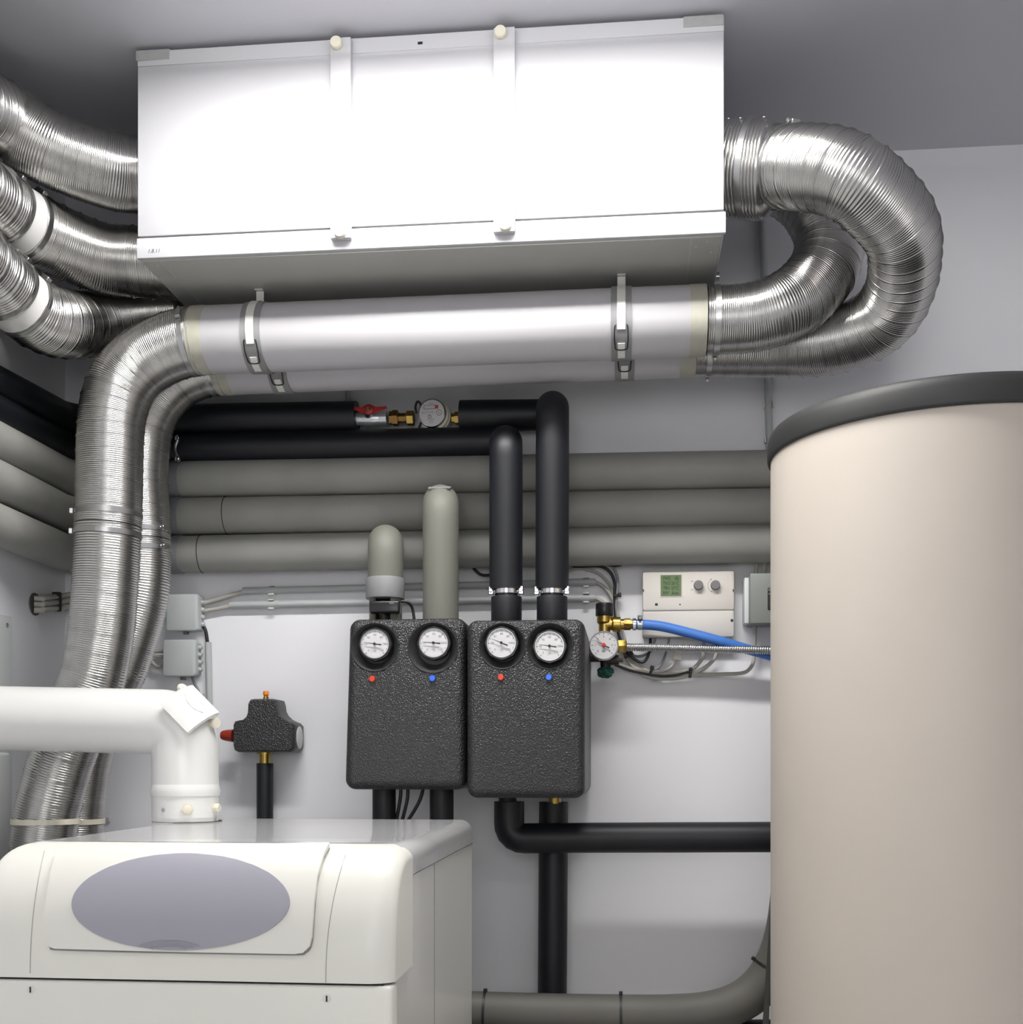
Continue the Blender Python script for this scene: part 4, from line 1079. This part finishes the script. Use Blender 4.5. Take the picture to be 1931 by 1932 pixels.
cable('long grey cable looping from the drain valve up to the switch box', [(1160,1252,YQ),(1180,1258,YQ),(1210,1268,YQ),(1240,1272,YQ),(1300,1273,YQ),(1360,1272,YQ),(1400,1270,YQ),(1415,1262,YQ),(1422,1247,YQ),(1424,1225,YQ),(1425,1175,YQ)], .0046)
cable('thin black cable at the bottom of the cable loop', [(1160,1254,YQ-.006),(1185,1264,YQ-.006),(1215,1271,YQ-.006),(1245,1275,YQ-.006),(1275,1274,YQ-.006),(1300,1268,YQ-.006)], .0028, 'cableb')
cable('thin blue grey cable rising to the middle of the controller', [(1232,1266,YQ),(1244,1258,YQ),(1252,1245,YQ),(1258,1228,YQ),(1264,1203,YQ)], .0030, 'cabled')
cable('thin grey cable rising to the cream plug under the controller', [(1236,1270,YQ-.004),(1255,1265,YQ-.004),(1268,1257,YQ-.004),(1275,1245,YQ-.004)], .0030)
b = nb(); c = P(1279,1238,YQ-.004); k_ = kc
plate(b, [c+V((x*k_,0,z*k_)) for x, z in ((-9,-6),(8,-8),(6,10),(2,20),(-2,20),(-5,8))], .012); single('plug', b, 'cream', 'cream plug on the thin cable under the controller', 'plug', c)
for (px, py, ang_, lab_) in ((1163,1124,80,'cable tie around the hanging cables left of the controller'),(1229,1266,15,'cable tie around the left part of the cable loop'),(1303,1270,5,'cable tie around the right part of the cable loop'),(1186,1236,60,'cable tie behind the ribbed steel hose near the gauge')):
    a_ = radians(ang_); c = P(px, py, YQ-.002); b = nb(); e = V((sin(a_),0,cos(a_))); f_ = V((cos(a_),0,-sin(a_)))
    obox(b, c, e*(.011 if px != 1163 else .006), f_*.0032, V((0,.008,0)), .001, 1); obox(b, c+e*.009, e*.0035, f_*.0045, V((0,.009,0)), .001, 1)
    single('cable_tie', b, 'tie', 'black '+lab_, 'cable tie', c, 'black cable ties')
cable('thin black cable between the grey and black risers', [(890,1064,YQ),(896,1074,YQ),(908,1084,YQ),(925,1085,YQ),(960,1083,YQ)], .0036, 'cableb')
cable('short black cable dipping under the grey pipe near the conduit ends', [(1120,1050,YQ-.01),(1145,1064,YQ-.01),(1170,1066,YQ-.01),(1192,1052,YQ-.01)], .0036, 'cableb')

# ------------------------------------------------------------------ switch box at the right
YI = D-.085
t = thing('switch_box', 'green grey switch box half hidden behind the tank', 'switch box', P(1440,1177,YI))
a_, c_ = P(1416,1176,YI), P(1530,1080,YI)
b = nb(); box(b, (a_.x, YI, a_.z), (c_.x, D-.004, c_.z), .002, 2); obj('case', b, 'isol', t)
b = nb(); box(b, (a_.x-.010, YI+.035, a_.z+.004), (a_.x+.004, D-.002, c_.z-.004), .003, 2); obj('back_box', b, 'panel', t, 'paler back box')
b = nb(); q = P(1449,1151,YI); q2 = P(1475,1108,YI); box(b, (q.x, YI-.004, q.z), (q2.x, YI+.004, q2.z), .003, 3); sw = obj('switch_plate', b, 'plastic', t, 'black switch plate')
b = nb(); text(b, 'O', 6*mpp(1450,YI), P(1453,1113,YI-.0045)); text(b, 'III', 3.5*mpp(1450,YI), P(1452.5,1120.5,YI-.0045)); obj('switch_marks', b, 'white', sw, recalc=False)
for px in (1427, 1441):
    cable('cream cable dropping into the switch box, '+('left' if px < 1430 else 'right')+' of two', [(px+4,1040,D-.03),(px+3,1060,D-.03),(px,1075,D-.03),(px,1086,D-.03)], .0048, 'cable', 'cables into the switch box')

# ------------------------------------------------------------------ conduits and junction boxes on the back wall
YV = D-.012
def conduit(label, a_, bb, r, clips=(), extra=None):
    t = thing('conduit', label, 'conduit', a_, 'grey conduits')
    b = nb(); lathe(b, a_, bb-a_, [(0,r*.7),(0,r),((bb-a_).length,r),((bb-a_).length,r*.7)], 24); obj('conduit_tube', b, 'conduit', t)
    d = (bb-a_).normalized()
    for s in clips:
        c = a_+(bb-a_)*s; n_ = V((0,-1,0)); e = d.cross(n_)
        b = nb(); obox(b, c+V((0,.006,0)), d*.006, n_*.005, e*(r+.003), .001, 1)
        for sg in (-1, 1): obox(b, c+e*sg*(r+.002)+n_*.004, d*.007, n_*.006, e*.0015, .0005, 1)
        obj('clip', b, 'strap', t)
    return t
kw = mpp(700, YV)
def fr(px, a, b_): return (px-a)/(b_-a)
conduit('upper horizontal grey conduit under the grey pipes', P(459,1115,YV), P(1124,1098,YV), 6.6*kw, (fr(515,459,1124), fr(1107,459,1124)))
conduit('lower horizontal grey conduit under the grey pipes', P(434,1142,YV), P(1124,1128,YV), 6.6*kw, (fr(515,434,1124), fr(1107,434,1124)))
conduit('tall grey conduit on the back wall behind the looping ducts', P(1436,330,YV), P(1453.5,860,YV), 6.8*kw, (.82,.945))
t = conduit('vertical grey conduit marked 13.5 below the junction boxes', P(393,1212,YV), P(396,1362,YV), 6.2*kw, (.965,))
b = nb(); text(b, '13.5', 9.5*kw, P(398.5,1340,YV-6.5*kw), right=V((0,0,1)), up=V((-1,0,0))); obj('handwriting', b, 'ink', t, 'handwritten 13.5', recalc=False)
conduit('short grey conduit stub left of the vertical conduit', P(379,1310,YV), P(383,1365,YV), 6*kw)
conduit('thin wall conduit above the red valve', P(655.5,640,YV), P(657.5,800,YV), 4*kw)
YJ = D-.048
for (px0, px1, py0, py1, lab_) in ((313,373,1120,1190,'upper pale grey junction box beside the aluminium ducts'),(307,368,1206,1276,'lower pale grey junction box beside the aluminium ducts')):
    t = thing('junction_box', lab_, 'junction box', P((px0+px1)/2, py1, YJ), 'junction boxes')
    A_, B_ = P(px0, py1, YJ), P(px1, py0, YJ)
    obj('lid', rplate(A_.x, B_.x, A_.z, B_.z, YJ, YJ+.016, .007, .004), 'jbox', t)
    obj('base', rplate(A_.x+.003, B_.x-.001, A_.z+.002, B_.z-.002, YJ+.014, D-.001, .006, .001), 'conduit', t)
    for i in range(4):
        z = A_.z+(B_.z-A_.z)*(.2+.2*i); b = nb(); lathe(b, (B_.x-.003, D-.018, z), (1,0,0), [(0,.006),(.006,.006),(.007,.005),(.010,.0045)], 14); obj('grommet', b, 'conduit', t)
    c = P((px0+px1)/2+8, py1+4, D-.006); b = nb(); box(b, c+V((-.006,-.004,-.004)), c+V((.006,.005,.006)), .001, 1); lathe(b, c+V((0,-.003,0)), (0,-1,0), [(0,.0035),(.002,.0035)], 8); obj('wall_lug', b, 'greyb', t)
cable('upper grey cable from the upper junction box into the upper conduit', [(372,1140,D-.018),(390,1137,YV),(415,1130,YV),(440,1122,YV),(465,1115,YV)], .0055, 'cable', 'junction box cables')
cable('lower cream cable from the upper junction box into the lower conduit', [(372,1155,D-.018),(385,1153,YV),(410,1149,YV),(445,1142,YV)], .0055, 'cable', 'junction box cables')
cable('black cable curving from the upper junction box into the vertical conduit', [(372,1172,D-.018),(381,1178,YV),(388,1190,YV),(392,1215,YV)], .0045, 'cableb', 'junction box cables')
cable('thin blue grey cable from the lower junction box to the conduit stub', [(362,1276,D-.02),(366,1288,YV),(373,1300,YV),(378,1316,YV)], .0032, 'cabled', 'junction box cables')
for i, pts in enumerate(([(309,1228,D-.02),(296,1229,D-.02),(285,1230,D-.02)], [(309,1240,D-.02),(294,1238,D-.02),(284,1236,D-.02)], [(309,1256,D-.02),(298,1258,D-.02),(288,1250,D-.02),(282,1240,D-.02)])):
    cable(('upper','middle','lowest curved')[i]+' short cable leaving the lower junction box to the left', pts, .0048, 'cable', 'cables left of the lower junction box')

# ------------------------------------------------------------------ left wall
def lw(px, py, off=0.):
    X = XL+off; Y = X/ratio(px); return V((X, Y, P(px, py, Y).z))
for i, (y0_, dz) in enumerate(((1129,0),(1140,0),(1151,0))):
    b = nb(); a_ = lw(64, y0_, .003); pts = [a_, a_+V((.016,.01,0)), lw(84, y0_-1, .022), lw(110, y0_-4, .020), lw(140, y0_-9, .020)+V((0,-.01,0)), lw(150, y0_-10, .06)+V((0,-.06,0))]
    pts[-1] = P(200, y0_-12, D-.02)
    pts[-2] = P(140, y0_-8, D-.03)
    pts[-3] = lw(112, y0_-4, .016)
    sweep(b, catmull(pts, 8), .0068, 12)
    single('cable', b, 'cable', ('topmost','middle','lowest')[i]+' of three grey cables coming out of the left wall', 'cable', a_, 'cables out of the left wall')
b = nb(); c = lw(108, 1137, .016); obox(b, c, V((.010,.002,0)), V((-.001,.004,0)), V((0,0,.022)), .002, 1); obox(b, c+V((.002,-.006,.020)), V((.010,0,0)), V((0,.006,0)), V((0,0,.005)), .001, 1)
single('cable_tie', b, 'tie', 'black cable tie around the three cables on the left wall', 'cable tie', c, 'black cable ties')
b = nb(); c = lw(66, 1140, .001); lathe(b, c-V((.004,0,0)), (1,0,0), [(0,.028),(.006,.027)], 20)
single('wall_sleeve', b, 'greydark', 'dark hole sleeve in the left wall around the cables', 'wall sleeve', c)
t = thing('access_panel', 'pale screwed panel on the left wall at the left edge', 'panel', lw(8,1600))
a_, c_ = lw(19, 1165, 0), lw(-160, 1165, 0)
b = nb(); box(b, (XL, c_.y, .35), (XL+.006, a_.y, a_.z), .002, 1); obj('board', b, 'panel', t)
for px, py in ((15,1179),(18,1455)):
    q = lw(px-2, py, .006); b = nb(); lathe(b, q, (1,0,0), [(0,.0045),(.002,.0045),(.003,.003)], 12); obj('screw', b, 'steel', t)
a_, c_ = lw(24, 1420, .03), lw(-140, 1420, .03)
b = nb(); box(b, (XL+.006, c_.y, .35), (XL+.034, a_.y-.012, a_.z), .008, 3); single('wall_box', b, 'panel', 'pale box on the left wall under the flue, beside the ducts', 'box', lw(10,1700,.02))
b = nb(); box(b, P(203,1546,D-.008)+V((-.005,0,-.006)), P(203,1546,D-.008)+V((.005,.008,.006)), .001, 1); single('cable_clip', b, 'white', 'tiny white clip on the back wall beside the ducts above the boiler', 'clip', P(203,1546,D-.008))

# ------------------------------------------------------------------ lights
def lamp(label, x, y, L_, s, W=.12, col=(1,.985,.96), drop=.055):
    t = thing('ceiling_light', label, 'ceiling light', (x, y, ZCE))
    b = nb(); box(b, (x-L_/2-.012, y-W/2-.012, ZCE-drop+.006), (x+L_/2+.012, y+W/2+.012, ZCE-.0005), .004, 2); obj('housing', b, 'strap', t)
    b = nb(); box(b, (x-L_/2, y-W/2, ZCE-drop), (x+L_/2, y+W/2, ZCE-drop+.004)); o = obj('diffuser', b, 'seam', t)
    o.data.materials.clear(); o.data.materials.append(emat('fluorescent diffuser', col, s))
lamp('long ceiling light in front of the ventilation unit', -.30, 1.88, 1.2, 66)
lamp('long ceiling light behind the camera', .1, -.35, 1.5, 9, .16)
t = bpy.data.objects.new('fill_window_1', None); COL.objects.link(t); t.location = (0, YB, .95); t['kind'] = 'structure'  # unseen glowing window, added as soft frontal fill from behind the camera
b = nb(); box(b, (-.75, YB+.001, .95), (.75, YB+.012, 2.05)); o = obj('pane', b, 'seam', t); o.data.materials.clear(); o.data.materials.append(emat('added fill light', (1,.99,.97), 3.6))
for lo, hi in (((-.81,.89),(.81,.95)),((-.81,2.05),(.81,2.11)),((-.81,.95),(-.75,2.05)),((.75,.95),(.81,2.05)),((-.02,.95),(.02,2.05))):
    b = nb(); box(b, (lo[0], YB+.001, lo[1]), (hi[0], YB+.04, hi[1]), .004, 2); obj('frame_bar', b, 'flue', t)
w = bpy.data.worlds.new('w'); S.world = w; w.use_nodes = True
w.node_tree.nodes['Background'].inputs['Color'].default_value = (.8,.85,1,1); w.node_tree.nodes['Background'].inputs['Strength'].default_value = .2
S.view_settings.view_transform = 'Standard'; S.view_settings.look = 'None'
S.view_settings.gamma = 1; S.view_settings.use_curve_mapping = False
S.view_settings.exposure = 0.1
S.cycles.max_bounces = 8; S.cycles.diffuse_bounces = 5; S.cycles.glossy_bounces = 4
S.cycles.use_denoising = True
S.cycles.caustics_reflective = False; S.cycles.caustics_refractive = False
S.cycles.sample_clamp_indirect = 4
print('D', D, 'XL', XL, 'ZCE', ZCE, 'zbox', zb-ZC, zt-ZC)
